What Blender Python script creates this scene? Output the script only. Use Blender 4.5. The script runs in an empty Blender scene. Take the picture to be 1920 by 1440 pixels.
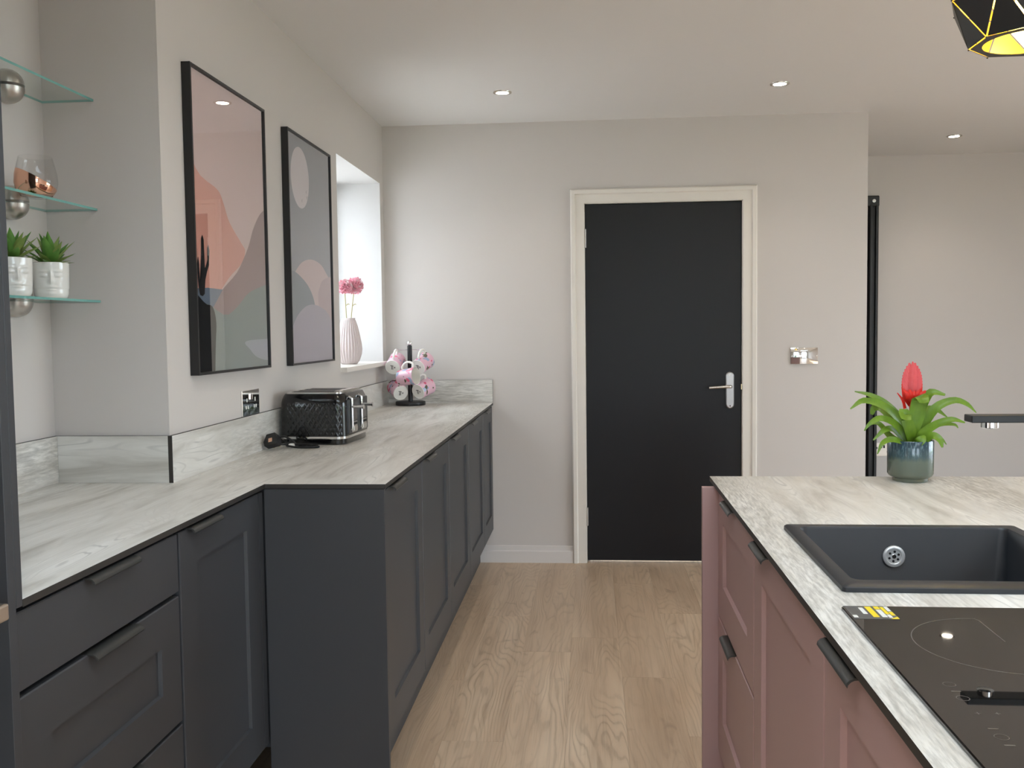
import bpy, bmesh, math, random
from mathutils import Vector, Matrix
random.seed(7)
PI = math.pi
SC = bpy.context.scene
C = SC.collection

# ------------------------------------------------------------------ camera
F_PX = 1773.5
cam_d = bpy.data.cameras.new('camera'); cam = bpy.data.objects.new('camera', cam_d); C.objects.link(cam)
cam_d.sensor_width = 36.0; cam_d.lens = F_PX / 1920 * 36.0; cam_d.clip_start = 0.02; cam_d.clip_end = 200
r_ = Vector((0.9965125, 0.08251891, -0.01238801)); u_ = Vector((0.00762584, 0.05777712, 0.99830038)); f_ = Vector((-0.0830944, 0.99491328, -0.05694634))
m = Matrix.Identity(4)
for i in range(3):
    m[i][0] = r_[i]; m[i][1] = u_[i]; m[i][2] = -f_[i]
m[0][3], m[1][3], m[2][3] = 0, 0, 1.2783
cam.matrix_world = m
SC.camera = cam

# ------------------------------------------------------------------ world, exposure
W = bpy.data.worlds.new('world'); SC.world = W; W.use_nodes = True
bg = W.node_tree.nodes['Background']
bg.inputs[0].default_value = (0.76, 0.89, 1.0, 1); bg.inputs[1].default_value = 6.0
SC.view_settings.view_transform = 'Standard'; SC.view_settings.look = 'None'
SC.view_settings.gamma = 1.0; SC.view_settings.use_curve_mapping = False
SC.view_settings.exposure = 0.64
DOWNLIGHT_W = 7.0
sun_l = bpy.data.lights.new('sun', 'SUN'); sun_l.energy = 14.0; sun_l.angle = 0.01; sun_l.color = (1.0, 0.96, 0.92)
sun = bpy.data.objects.new('sun', sun_l); C.objects.link(sun); sun.rotation_euler = Vector((-.50, -.58, -.78)).to_track_quat('-Z', 'Y').to_euler()   # high, from beyond the far right corner of the house

def portal(name, loc, rot, sx, sy):
    l = bpy.data.lights.new(name, 'AREA'); l.shape = 'RECTANGLE'; l.size = sx; l.size_y = sy; l.energy = 1
    l.cycles.is_portal = True
    o = bpy.data.objects.new(name, l); C.objects.link(o); o.location = loc; o.rotation_euler = rot
    return o

# ------------------------------------------------------------------ measured layout (metres)
XB, XA = -1.1235, -1.4433            # chimney-breast wall, alcove wall
YW, YR = 5.1394, 2.4331              # far wall, return of the breast
YB2 = 6.48                           # wall at the end of the corridor
XR = 1.4529                          # right end of the far wall
H = 2.391
ZT, WTH = 0.882, 0.012               # worktop top, thickness
ZS = 1.0083                          # splashback top
XW, XI = -0.5349, -0.8568            # worktop front edges
YS, Y0 = 2.405, 1.3403               # step in the worktop, start of worktop
IX, IY, IYAW = 0.314, 2.5427, -0.0064
XRIGHT, YREAR = 4.2, -3.6

# ------------------------------------------------------------------ helpers
def lin(c):
    c = c / 255.0
    return c / 12.92 if c <= 0.04045 else ((c + 0.055) / 1.055) ** 2.4
def S(r, g, b): return (lin(r), lin(g), lin(b), 1)

def mat(name, col, rough=0.5, metal=0.0, spec=0.5, coat=0.0, emit=None, es=0.0, coat_rough=0.03):
    m = bpy.data.materials.new(name); m.use_nodes = True
    b = m.node_tree.nodes['Principled BSDF']
    b.inputs['Base Color'].default_value = col; b.inputs['Roughness'].default_value = rough
    b.inputs['Metallic'].default_value = metal; b.inputs['Specular IOR Level'].default_value = spec
    b.inputs['Coat Weight'].default_value = coat; b.inputs['Coat Roughness'].default_value = coat_rough
    if emit:
        b.inputs['Emission Color'].default_value = emit; b.inputs['Emission Strength'].default_value = es
    return m
def nd(m, t, **kw):
    n = m.node_tree.nodes.new(t)
    for k, v in kw.items(): setattr(n, k, v)
    return n
def ln(m, a, b): m.node_tree.links.new(a, b)
def bsdf(m): return m.node_tree.nodes['Principled BSDF']
def ramp(m, stops, src):
    r = nd(m, 'ShaderNodeValToRGB'); e = r.color_ramp.elements
    while len(e) < len(stops): e.new(0.5)
    for i, (p, c) in enumerate(stops): e[i].position = p; e[i].color = c
    ln(m, src, r.inputs[0]); return r
def noise(m, vec, scale, detail=2, rough=0.5, dist=0.0):
    n = nd(m, 'ShaderNodeTexNoise'); n.inputs['Scale'].default_value = scale; n.inputs['Detail'].default_value = detail
    n.inputs['Roughness'].default_value = rough; n.inputs['Distortion'].default_value = dist
    if vec is not None: ln(m, vec, n.inputs['Vector'])
    return n
def mapping(m, vec, scale, loc=(0, 0, 0)):
    n = nd(m, 'ShaderNodeMapping'); n.inputs['Scale'].default_value = scale; n.inputs['Location'].default_value = loc
    ln(m, vec, n.inputs['Vector']); return n.outputs[0]
def mth(m, op, a, b=None, c=None):
    n = nd(m, 'ShaderNodeMath', operation=op)
    for i, v in enumerate((a, b, c)):
        if v is None: continue
        if isinstance(v, (int, float)): n.inputs[i].default_value = v
        else: ln(m, v, n.inputs[i])
    return n.outputs[0]
def mixc(m, fac, a, b, mode='MIX'):
    n = nd(m, 'ShaderNodeMix', data_type='RGBA', blend_type=mode)
    if isinstance(fac, (int, float)): n.inputs[0].default_value = fac
    else: ln(m, fac, n.inputs[0])
    for i, v in ((6, a), (7, b)):
        if isinstance(v, tuple): n.inputs[i].default_value = v
        else: ln(m, v, n.inputs[i])
    return n.outputs[2]
def bump(m, h, strength=0.1, dist=0.001):
    n = nd(m, 'ShaderNodeBump'); n.inputs['Strength'].default_value = strength; n.inputs['Distance'].default_value = dist
    ln(m, h, n.inputs['Height']); ln(m, n.outputs[0], bsdf(m).inputs['Normal'])

# ---- materials
def paint(name, col, rough=0.7, sc=260, st=0.12):
    m = mat(name, col, rough, spec=0.3)
    p = nd(m, 'ShaderNodeNewGeometry').outputs['Position']
    n = noise(m, p, sc, 3); bump(m, n.outputs[0], st, 0.0006)
    return m
M_WALL = paint('wall_paint', S(206, 200, 195))
M_REVEAL = paint('reveal_paint', S(206, 204, 202))
M_CEIL = paint('ceiling_paint', S(228, 226, 223), 0.8)
M_WHITE = paint('white_gloss_paint', S(226, 220, 211), 0.35, 90, 0.05)
M_SKIRT = paint('skirting_paint', S(216, 211, 207), 0.4, 90, 0.05)

def laminate(name, axis):
    m = mat(name, (1, 1, 1, 1), 0.42, spec=0.4)
    p = nd(m, 'ShaderNodeNewGeometry').outputs['Position']
    lo = {'y': (6.5, .9, 6.5), 'x': (.9, 6.5, 6.5)}[axis]
    hi = {'y': (170, 18, 170), 'x': (18, 170, 170)}[axis]
    mid = {'y': (17, 2.4, 17), 'x': (2.4, 17, 17)}[axis]
    n1 = noise(m, mapping(m, p, lo), 1.0, 2.5, 0.45, 0.15)
    rings = mth(m, 'SINE', mth(m, 'MULTIPLY', n1.outputs[0], 250.0))
    n2 = noise(m, mapping(m, p, hi), 1.0, 4, 0.65)
    n3 = noise(m, mapping(m, p, mid), 1.0, 5, 0.6, 0.6)
    n4 = noise(m, mapping(m, p, lo, (4, 2, 1)), 0.55, 2)
    base = ramp(m, [(0.28, S(178, 173, 164)), (0.48, S(210, 207, 200)), (0.72, S(232, 230, 225))], n3.outputs[0])
    streak = ramp(m, [(0.40, (1, 1, 1, 1)), (0.62, (0, 0, 0, 1))], n2.outputs[0])
    sf = mth(m, 'MULTIPLY', mth(m, 'SUBTRACT', 1.0, streak.outputs[0]), mth(m, 'MULTIPLY', ramp(m, [(0.42, (0, 0, 0, 1)), (0.62, (1, 1, 1, 1))], n4.outputs[0]).outputs[0], 0.55))
    c1 = mixc(m, sf, base.outputs[0], S(126, 122, 114))
    rf = mth(m, 'MULTIPLY', ramp(m, [(0.62, (0, 0, 0, 1)), (1.0, (1, 1, 1, 1))], rings).outputs[0], mth(m, 'MULTIPLY', ramp(m, [(0.5, (0, 0, 0, 1)), (0.66, (1, 1, 1, 1))], n3.outputs[0]).outputs[0], 0.45))
    c2 = mixc(m, rf, c1, S(138, 136, 132))
    ln(m, c2, bsdf(m).inputs['Base Color'])
    bump(m, n2.outputs[0], 0.10, 0.0008)
    return m
M_LAM_Y = laminate('whitewashed_wood_laminate', 'y')
M_LAM_X = laminate('whitewashed_wood_laminate_cross', 'x')
M_LAM_EDGE = mat('dark_laminate_core', S(46, 43, 40), 0.5)

def planks():
    m = mat('oak_plank', (1, 1, 1, 1), 0.38, spec=0.42)
    tc = nd(m, 'ShaderNodeTexCoord').outputs['Object']
    rnd = nd(m, 'ShaderNodeObjectInfo').outputs['Random']
    off = nd(m, 'ShaderNodeCombineXYZ'); ln(m, mth(m, 'MULTIPLY', rnd, 37.0), off.inputs[0]); ln(m, mth(m, 'MULTIPLY', rnd, 91.0), off.inputs[1]); ln(m, mth(m, 'MULTIPLY', rnd, 53.0), off.inputs[2])
    va = nd(m, 'ShaderNodeVectorMath', operation='ADD'); ln(m, tc, va.inputs[0]); ln(m, off.outputs[0], va.inputs[1])
    p = va.outputs[0]
    n1 = noise(m, mapping(m, p, (6.5, 0.95, 1)), 1.0, 2.0, 0.38, 0.15)
    wob = noise(m, mapping(m, p, (60, 9, 1)), 1.0, 2.0, 0.5)
    px = nd(m, 'ShaderNodeSeparateXYZ'); ln(m, p, px.inputs[0])
    rings = mth(m, 'SINE', mth(m, 'ADD', mth(m, 'ADD', mth(m, 'MULTIPLY', n1.outputs[0], 165.0), mth(m, 'MULTIPLY', px.outputs[0], 210.0)), mth(m, 'MULTIPLY', wob.outputs[0], 3.0)))
    fine = noise(m, mapping(m, p, (150, 4, 1)), 1.0, 3, 0.6)
    big = noise(m, mapping(m, p, (6, 0.9, 1)), 1.0, 3, 0.55)
    knots = noise(m, mapping(m, p, (13, 6, 1)), 1.0, 2, 0.5, 0.8)
    c0 = ramp(m, [(0.28, S(178, 153, 128)), (0.5, S(204, 179, 152)), (0.72, S(220, 198, 172))], big.outputs[0])
    rr = ramp(m, [(0.0, (0, 0, 0, 1)), (0.75, (0.25, 0.25, 0.25, 1)), (1.0, (1, 1, 1, 1))], mth(m, 'MULTIPLY_ADD', rings, 0.5, 0.5))
    gm = ramp(m, [(0.35, (.25, .25, .25, 1)), (0.65, (1, 1, 1, 1))], noise(m, mapping(m, p, (8, 2.2, 1), (3, 1, 0)), 1.0, 2).outputs[0])
    stk = noise(m, mapping(m, p, (55, 1.6, 1), (9, 4, 0)), 1.0, 3, 0.6)
    c0b = mixc(m, mth(m, 'MULTIPLY', ramp(m, [(0.48, (0, 0, 0, 1)), (0.72, (1, 1, 1, 1))], stk.outputs[0]).outputs[0], 0.45), c0.outputs[0], S(146, 122, 100))
    c1 = mixc(m, mth(m, 'MULTIPLY', mth(m, 'MULTIPLY', rr.outputs[0], gm.outputs[0]), 0.42), c0b, S(128, 104, 82))
    c2 = mixc(m, mth(m, 'MULTIPLY', ramp(m, [(0.45, (0, 0, 0, 1)), (0.75, (1, 1, 1, 1))], fine.outputs[0]).outputs[0], 0.45), c1, S(206, 188, 164))
    c3 = mixc(m, mth(m, 'MULTIPLY', ramp(m, [(0.66, (0, 0, 0, 1)), (0.80, (1, 1, 1, 1))], knots.outputs[0]).outputs[0], 0.5), c2, S(104, 84, 66))
    hue = mixc(m, mth(m, 'MULTIPLY', rnd, 0.35), c3, S(176, 152, 128))
    ln(m, hue, bsdf(m).inputs['Base Color'])
    bump(m, fine.outputs[0], 0.08, 0.0006)
    return m
M_PLANK = planks()
M_SUBFLOOR = mat('subfloor', S(110, 92, 74), 0.7)
M_GRASS = mat('lawn', S(96, 130, 54), 0.9); M_SLATE = mat('grey_slate_paving', S(120, 120, 122), 0.8); M_SCREEN = mat('screen_wall_white', S(222, 226, 232), 0.9); M_PATIO = mat('pale_stone_paving', S(206, 202, 194), 0.8)

def cab(name, col, rough=0.45):
    m = mat(name, col, rough, spec=0.45)
    tc = nd(m, 'ShaderNodeTexCoord').outputs['Object']
    n = noise(m, mapping(m, tc, (120, 120, 14)), 1.0, 3); bump(m, n.outputs[0], 0.05, 0.0005)
    return m
M_CHAR = cab('charcoal_cabinet', S(60, 61, 64))
M_PINK = cab('dusty_pink_cabinet', S(180, 147, 144))
M_HANDLE = mat('anthracite_handle', S(70, 70, 68), 0.38, 0.5)
M_BLACKDOOR = cab('black_door_paint', S(22, 22, 25), 0.42); bsdf(M_BLACKDOOR).inputs['Specular IOR Level'].default_value = .3
M_DARK = mat('dark_void', S(20, 20, 22), 0.7)
M_BLACK = mat('black_satin', S(24, 24, 25), 0.4)
M_BLACKGLOSS = mat('black_gloss', S(10, 10, 11), 0.12, coat=0.6)
M_CHROME = mat('chrome', (0.86, 0.86, 0.86, 1), 0.06, 1.0)
M_STEEL = mat('brushed_steel', (0.62, 0.60, 0.57, 1), 0.28, 1.0)
M_SATIN = mat('satin_chrome', (0.9, 0.9, 0.9, 1), 0.35, 0.7)
M_CLAMP = mat('satin_nickel_clamp', (0.60, 0.57, 0.53, 1), 0.36, 1.0)
M_NICKEL = mat('satin_nickel', (0.62, 0.59, 0.54, 1), 0.24, 1.0)
M_WPLASTIC = mat('white_plastic', S(236, 234, 228), 0.4)
M_SINK = mat('black_composite', S(34, 37, 42), 0.42)
M_WGLAZE = mat('white_glaze', S(232, 230, 224), 0.16, coat=0.4)
M_FRAMEGREY = mat('window_frame_grey', S(74, 78, 82), 0.4)
M_UPVC = mat('white_window_frame', S(238, 239, 240), 0.3)

def glass(name, tint=(1, 1, 1, 1), ior=1.5, rough=0.0, boost=1.0):
    m = bpy.data.materials.new(name); m.use_nodes = True; nt = m.node_tree
    nt.nodes.remove(nt.nodes['Principled BSDF'])
    out = nt.nodes['Material Output']
    t = nd(m, 'ShaderNodeBsdfTransparent'); t.inputs[0].default_value = tint
    g = nd(m, 'ShaderNodeBsdfGlossy'); g.inputs['Roughness'].default_value = rough
    fr = nd(m, 'ShaderNodeFresnel'); fr.inputs[0].default_value = ior
    mx = nd(m, 'ShaderNodeMixShader'); geo = nd(m, 'ShaderNodeNewGeometry'); front = mth(m, 'SUBTRACT', 1.0, geo.outputs['Backfacing'])
    ln(m, mth(m, 'MULTIPLY', front, mth(m, 'MINIMUM', mth(m, 'MULTIPLY', fr.outputs[0], boost), 1.0)), mx.inputs[0]); ln(m, t.outputs[0], mx.inputs[1]); ln(m, g.outputs[0], mx.inputs[2])
    ln(m, mx.outputs[0], out.inputs[0]); return m
M_PANE = glass('window_glass')
M_ARTGLASS = glass('picture_glass', ior=1.5, boost=1.7)
M_SHELF = glass('shelf_glass', (0.94, 0.975, 0.965, 1), boost=.8)
M_SHELFEDGE = mat('shelf_glass_edge', S(118, 172, 164), 0.12, spec=0.6)
M_CLEAR = glass('clear_glass', (0.97, 0.97, 0.97, 1))

# ---- mesh helpers
def box(bm, x0, x1, y0, y1, z0, z1, mi=0):
    vs = [bm.verts.new((x, y, z)) for z in (z0, z1) for y in (y0, y1) for x in (x0, x1)]
    fs = []
    for q in ((0, 2, 3, 1), (4, 5, 7, 6), (0, 1, 5, 4), (2, 6, 7, 3), (0, 4, 6, 2), (1, 3, 7, 5)):
        f = bm.faces.new([vs[i] for i in q]); f.material_index = mi; fs.append(f)
    return fs
def bbox(x0, x1, y0, y1, z0, z1, bev=0.0, seg=2):
    bm = bmesh.new(); box(bm, x0, x1, y0, y1, z0, z1)
    if bev: bmesh.ops.bevel(bm, geom=bm.edges[:], offset=bev, segments=seg, affect='EDGES', profile=0.5)
    return bm
def mesh(name, bm, mats, smooth=False):
    me = bpy.data.meshes.new(name); bmesh.ops.recalc_face_normals(bm, faces=bm.faces[:]); bm.to_mesh(me); bm.free()
    for mm in (mats if isinstance(mats, (list, tuple)) else [mats]): me.materials.append(mm)
    if smooth:
        for p in me.polygons: p.use_smooth = True
        try: me.set_sharp_from_angle(angle=math.radians(38))
        except Exception: pass
    return me
def obj(name, bm, mats, parent=None, smooth=False, loc=None, rot=None, label=None):
    o = bpy.data.objects.new(name, bm if isinstance(bm, bpy.types.Mesh) else mesh(name, bm, mats, smooth)); C.objects.link(o)
    if parent: o.parent = parent
    if loc is not None: o.location = loc
    if rot is not None: o.rotation_euler = rot
    if label: o['label'] = label
    return o
def tag(o, label, cat=None, group=None, kind=None):
    o['label'] = label
    if cat: o['category'] = cat
    if group: o['group'] = group
    if kind: o['kind'] = kind
    return o
def thing(name, label, cat, loc=(0, 0, 0), rz=0.0, group=None, kind=None):
    o = bpy.data.objects.new(name, None); C.objects.link(o); o.empty_display_size = 0.05
    o.location = loc; o.rotation_euler = (0, 0, rz)
    return tag(o, label, cat, group, kind)
def struct(name, bm, m, label, parent=None):
    o = obj(name, bm, m, parent)
    if not parent: o['kind'] = 'structure'
    o['label'] = label
    return o
def prism(pts, a0, a1, axis='x'):
    """extrude a 2-D outline along an axis; pts are the other two coordinates"""
    bm = bmesh.new()
    def P(t, p): return {'x': (t, p[0], p[1]), 'y': (p[0], t, p[1]), 'z': (p[0], p[1], t)}[axis]
    A = [bm.verts.new(P(a0, p)) for p in pts]; B = [bm.verts.new(P(a1, p)) for p in pts]; n = len(pts)
    bm.faces.new(A); bm.faces.new(B[::-1])
    for i in range(n): bm.faces.new((A[i], B[i], B[(i + 1) % n], A[(i + 1) % n]))
    return bm
def lathe(prof, seg=32, rfun=None, bm=None, cap0=True, cap1=False):
    bm = bm or bmesh.new(); rings = []
    for (r, z) in prof:
        ring = []
        for k in range(seg):
            a = 2 * PI * k / seg; rr = r * (rfun(a, z) if rfun else 1)
            ring.append(bm.verts.new((rr * math.cos(a), rr * math.sin(a), z)))
        rings.append(ring)
    for i in range(len(rings) - 1):
        for k in range(seg):
            bm.faces.new((rings[i][k], rings[i][(k + 1) % seg], rings[i + 1][(k + 1) % seg], rings[i + 1][k]))
    if cap0: bm.faces.new(rings[0][::-1])
    if cap1: bm.faces.new(rings[-1])
    return bm
def tube(pts, rad, seg=8, bm=None, caps=True):
    bm = bm or bmesh.new(); pts = [Vector(p) for p in pts]; n = len(pts); prev = None; up = None
    for i, p in enumerate(pts):
        t = (pts[min(i + 1, n - 1)] - pts[max(i - 1, 0)]).normalized()
        if up is None: up = t.orthogonal().normalized()
        else: up = (up - t * up.dot(t)).normalized()
        s = t.cross(up); rr = rad[i] if isinstance(rad, (list, tuple)) else rad
        ring = [bm.verts.new(p + (up * math.cos(2 * PI * k / seg) + s * math.sin(2 * PI * k / seg)) * rr) for k in range(seg)]
        if prev:
            for k in range(seg): bm.faces.new((prev[k], prev[(k + 1) % seg], ring[(k + 1) % seg], ring[k]))
        elif caps: bm.faces.new(ring[::-1])
        prev = ring
    if caps: bm.faces.new(prev)
    return bm
def cyl(r, z0, z1, seg=24, bev=0.0):
    if bev: return lathe([(r - bev, z0), (r, z0 + bev), (r, z1 - bev), (r - bev, z1)], seg, cap1=True)
    return lathe([(r, z0), (r, z1)], seg, cap1=True)
def spline(pts, n):
    pts = [Vector(p) for p in pts]; q = [pts[0] * 2 - pts[1]] + pts + [pts[-1] * 2 - pts[-2]]; out = []
    segs = len(pts) - 1
    for i in range(n + 1):
        t = i / n * segs; k = min(int(t), segs - 1); t -= k
        a, b, c, d = q[k:k + 4]
        out.append(0.5 * (2 * b + (c - a) * t + (2 * a - 5 * b + 4 * c - d) * t * t + (3 * b - a - 3 * c + d) * t ** 3))
    return out
def leaf(ctrl, widths, n=12, fold=0.25, normal=(0, -1, 0.3), thick=0.0):
    """ribbon leaf along a spline with a V-shaped section"""
    bm = bmesh.new(); P = spline(ctrl, n); rows = []; N = Vector(normal).normalized()
    for i, p in enumerate(P):
        t = (P[min(i + 1, n)] - P[max(i - 1, 0)]).normalized()
        s = t.cross(N)
        s = s.normalized() if s.length > 1e-4 else t.orthogonal().normalized()
        nn = s.cross(t).normalized()
        f = i / n * (len(widths) - 1); k = min(int(f), len(widths) - 2); w = widths[k] * (1 - (f - k)) + widths[k + 1] * (f - k); w *= 0.5
        rows.append([bm.verts.new(p - s * w + nn * w * fold), bm.verts.new(p - s * w * .5 + nn * w * fold * .4), bm.verts.new(p), bm.verts.new(p + s * w * .5 + nn * w * fold * .4), bm.verts.new(p + s * w + nn * w * fold)])
    for i in range(n):
        for k in range(4): bm.faces.new((rows[i][k], rows[i][k + 1], rows[i + 1][k + 1], rows[i + 1][k]))
    if thick: bmesh.ops.solidify(bm, geom=bm.faces[:], thickness=thick)
    return bm
def clip_poly(pts, x0, x1, y0, y1):
    def cl(P, ins, inter):
        o = []
        for i in range(len(P)):
            a, b = P[i - 1], P[i]
            if ins(b):
                if not ins(a): o.append(inter(a, b))
                o.append(b)
            elif ins(a): o.append(inter(a, b))
        return o
    def ix(v): return lambda a, b: (v, a[1] + (b[1] - a[1]) * (v - a[0]) / (b[0] - a[0]))
    def iy(v): return lambda a, b: (a[0] + (b[0] - a[0]) * (v - a[1]) / (b[1] - a[1]), v)
    P = cl(pts, lambda p: p[0] >= x0, ix(x0)); P = cl(P, lambda p: p[0] <= x1, ix(x1))
    P = cl(P, lambda p: p[1] >= y0, iy(y0)); return cl(P, lambda p: p[1] <= y1, iy(y1))

# ================================================================== STRUCTURE
# --- left wall (chimney breast) with the window recess
RY0, RY1, RZ0, RZ1 = 4.185, 5.062, 1.118, 2.074
XWIN = -1.42
bm = bmesh.new()
box(bm, -1.55, XB, YR, RY0, 0, H); box(bm, -1.55, XB, RY1, YW + .1, 0, H)
box(bm, -1.55, XB, RY0, RY1, 0, RZ0 - .02); box(bm, -1.55, XB, RY0, RY1, RZ1, H)
wl = struct('wall_left', bm, [M_WALL, M_REVEAL], 'pale greige painted wall on the left with two framed prints')
for p in wl.data.polygons:
    c = p.center
    if RY0 - .01 < c.y < RY1 + .01 and RZ0 - .05 < c.z < RZ1 + .01 and (abs(p.normal.y) > .5 or abs(p.normal.z) > .5): p.material_index = 1
bm = bmesh.new(); box(bm, XA - .15, XA, YREAR, YR, 0, H)
struct('wall_alcove', bm, M_WALL, 'pale greige alcove wall carrying the glass shelves')
# --- far wall with door opening
DX0, DX1, DZ1 = -0.0255, 0.8042, 1.9477
bm = bmesh.new()
box(bm, XB - .02, DX0 - .035, YW, YW + .11, 0, H); box(bm, DX1 + .035, XR, YW, YW + .11, 0, H); box(bm, DX0 - .035, DX1 + .035, YW, YW + .11, DZ1 + .035, H)
box(bm, XR - .11, XR, YW + .11, YB2, 0, H)
struct('wall_far', bm, M_WALL, 'greige painted far wall around the black door')
bm = bmesh.new(); box(bm, -1.55, XRIGHT + .1, YB2, YB2 + .12, 0, H)
struct('wall_corridor', bm, M_WALL, 'warm greige wall at the end of the side passage')
RW0, RW1 = 1.9, 4.3
bm = bmesh.new(); box(bm, XRIGHT, XRIGHT + .12, YREAR, RW0, 0, H); box(bm, XRIGHT, XRIGHT + .12, RW1, YB2, 0, H); box(bm, XRIGHT, XRIGHT + .12, RW0, RW1, 2.15, H)
struct('wall_right', bm, M_WALL, 'greige side wall to the right, out of the picture')
# --- rear wall with two glazed openings
OPEN = [(-.3, 1.3), (2.1, 3.7)]
OZ, OZ0 = 2.15, .1
bm = bmesh.new()
xs = [XA - .15] + [v for o in OPEN for v in o] + [XRIGHT + .12]
for i in range(0, len(xs), 2): box(bm, xs[i], xs[i + 1], YREAR - .25, YREAR, 0, H)
for a, b in OPEN: box(bm, a, b, YREAR - .25, YREAR, OZ, H); box(bm, a, b, YREAR - .25, YREAR, 0, OZ0)
struct('wall_rear', bm, M_WALL, 'greige rear wall behind the camera with two glazed openings')
for k, (a, b) in enumerate(OPEN):
    w = thing('window_%d' % (k + 2), 'grey framed two-pane window in the rear wall behind the camera, number %d from the left' % (k + 1) + '', None, ((a + b) / 2, YREAR - .12, 0), 0, kind='structure')
    hw = (b - a) / 2
    bm = bmesh.new()
    for x in (-hw, -.04, hw - .08): box(bm, x, x + .08, -.035, .035, OZ0, OZ)
    box(bm, -hw, hw, -.035, .035, OZ0, OZ0 + .08); box(bm, -hw, hw, -.035, .035, OZ - .08, OZ)
    obj('frame', bm, M_FRAMEGREY, w)
    for x0, x1 in ((-hw + .08, -.04), (.04, hw - .08)):
        bm = bmesh.new(); box(bm, x0, x1, -.004, .004, OZ0 + .08, OZ - .08); obj('pane', bm, M_PANE, w)
    portal('daylight_portal_rear', ((a + b) / 2, YREAR - .2, (OZ + OZ0) / 2), (PI / 2, 0, 0), b - a, OZ - OZ0)
w = thing('window_6', 'unseen grey framed sliding garden doors added in the right wall for side light', None, (XRIGHT + .06, (RW0 + RW1) / 2, 0), PI / 2, kind='structure')  # unseen doors, added to bring in light from the right
hw = (RW1 - RW0) / 2
bm = bmesh.new()
for x in (-hw, -.04, hw - .08): box(bm, x, x + .08, -.035, .035, 0, OZ)
box(bm, -hw, hw, -.035, .035, 0, .09); box(bm, -hw, hw, -.035, .035, OZ - .08, OZ)
obj('frame', bm, M_FRAMEGREY, w)
for x0, x1 in ((-hw + .08, -.04), (.04, hw - .08)):
    bm = bmesh.new(); box(bm, x0, x1, -.004, .004, .09, OZ - .08); obj('pane', bm, M_PANE, w)
portal('daylight_portal_right', (XRIGHT + .11, (RW0 + RW1) / 2, OZ / 2), (PI / 2, 0, PI / 2), RW1 - RW0, OZ)
# --- ceiling, with two rooflights added for overhead light and an added opening above the hall
ROOF = [(1.7, 3.3, -2.6, -1.2), (-.6, 1.1, .35, 1.35)]
def slab_with_holes(x0, x1, y0, y1, z0, z1, holes):
    X = sorted({x0, x1, *[v for h in holes for v in h[:2]]}); Y = sorted({y0, y1, *[v for h in holes for v in h[2:]]})
    bm = bmesh.new()
    for i in range(len(X) - 1):
        for j in range(len(Y) - 1):
            cx, cy = (X[i] + X[i + 1]) / 2, (Y[j] + Y[j + 1]) / 2
            if any(h[0] < cx < h[1] and h[2] < cy < h[3] for h in holes): continue
            box(bm, X[i], X[i + 1], Y[j], Y[j + 1], z0, z1)
    bmesh.ops.remove_doubles(bm, verts=bm.verts[:], dist=1e-5)
    seen = {}
    for f in bm.faces[:]:
        k = tuple(sorted(v.index for v in f.verts)) if False else tuple(round(c, 4) for c in f.calc_center_median())
        if k in seen: bmesh.ops.delete(bm, geom=[f, seen[k]], context='FACES_ONLY') if seen[k].is_valid and f.is_valid else None
        else: seen[k] = f
    return bm
HALL = (-.9, 1.1, YW + .25, YB2 - .1)  # ceiling left open here so light shows under the door
struct('ceiling', slab_with_holes(-1.6, XRIGHT + .12, YREAR - .25, YB2 + .12, H, H + .2, ROOF + [HALL]), M_CEIL, 'smooth white painted ceiling with small round downlights')
for k, (a, b, c, d) in enumerate(ROOF):
    w = thing('window_%d' % (k + 4), 'unseen flat rooflight added for overhead light, ' + ('over the open room behind the camera' if k == 0 else 'above the aisle and island'), None, ((a + b) / 2, (c + d) / 2, H + .2), 0, kind='structure')
    bm = bmesh.new(); hx, hy = (b - a) / 2, (d - c) / 2
    for q in ((-hx, -hx + .06, -hy, hy), (hx - .06, hx, -hy, hy), (-hx, hx, -hy, -hy + .06), (-hx, hx, hy - .06, hy)): box(bm, *q, 0, .08)
    obj('frame', bm, M_FRAMEGREY, w)
    bm = bmesh.new(); box(bm, -hx + .06, hx - .06, -hy + .06, hy - .06, .03, .038); obj('pane', bm, M_PANE, w)
    portal('daylight_portal_roof', ((a + b) / 2, (c + d) / 2, H + .19), (0, 0, 0), b - a, d - c)
# --- window in the recess
w1 = thing('window_1', 'white framed window set deep in the left wall recess', None, (XWIN, (RY0 + RY1) / 2, RZ0), 0, kind='structure')
hy, hz = (RY1 - RY0) / 2, RZ1 - RZ0
bm = bmesh.new()
for y0, y1 in ((-hy, -hy + .055), (-.03, .03), (hy - .055, hy)): box(bm, -.03, .03, y0, y1, 0, hz)
box(bm, -.03, .03, -hy, hy, 0, .06); box(bm, -.03, .03, -hy, hy, hz - .055, hz)
obj('frame', bm, M_UPVC, w1)
for y0, y1 in ((-hy + .055, -.03), (.03, hy - .055)):
    bm = bmesh.new(); box(bm, -.004, .004, y0, y1, .06, hz - .055); obj('pane', bm, M_PANE, w1)
portal('daylight_portal_recess', (XWIN - .06, (RY0 + RY1) / 2, (RZ0 + RZ1) / 2), (PI / 2, 0, -PI / 2), RY1 - RY0, hz)
bm = bbox(XWIN + .03, XB + .0, RY0, RY1, RZ0 - .02, RZ0); box(bm, XB, XB + .028, RY0 + .005, RY1 + .05, RZ0 - .021, RZ0)
struct('trim_1', bm, M_WHITE, 'white painted window sill under the recess')
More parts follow.
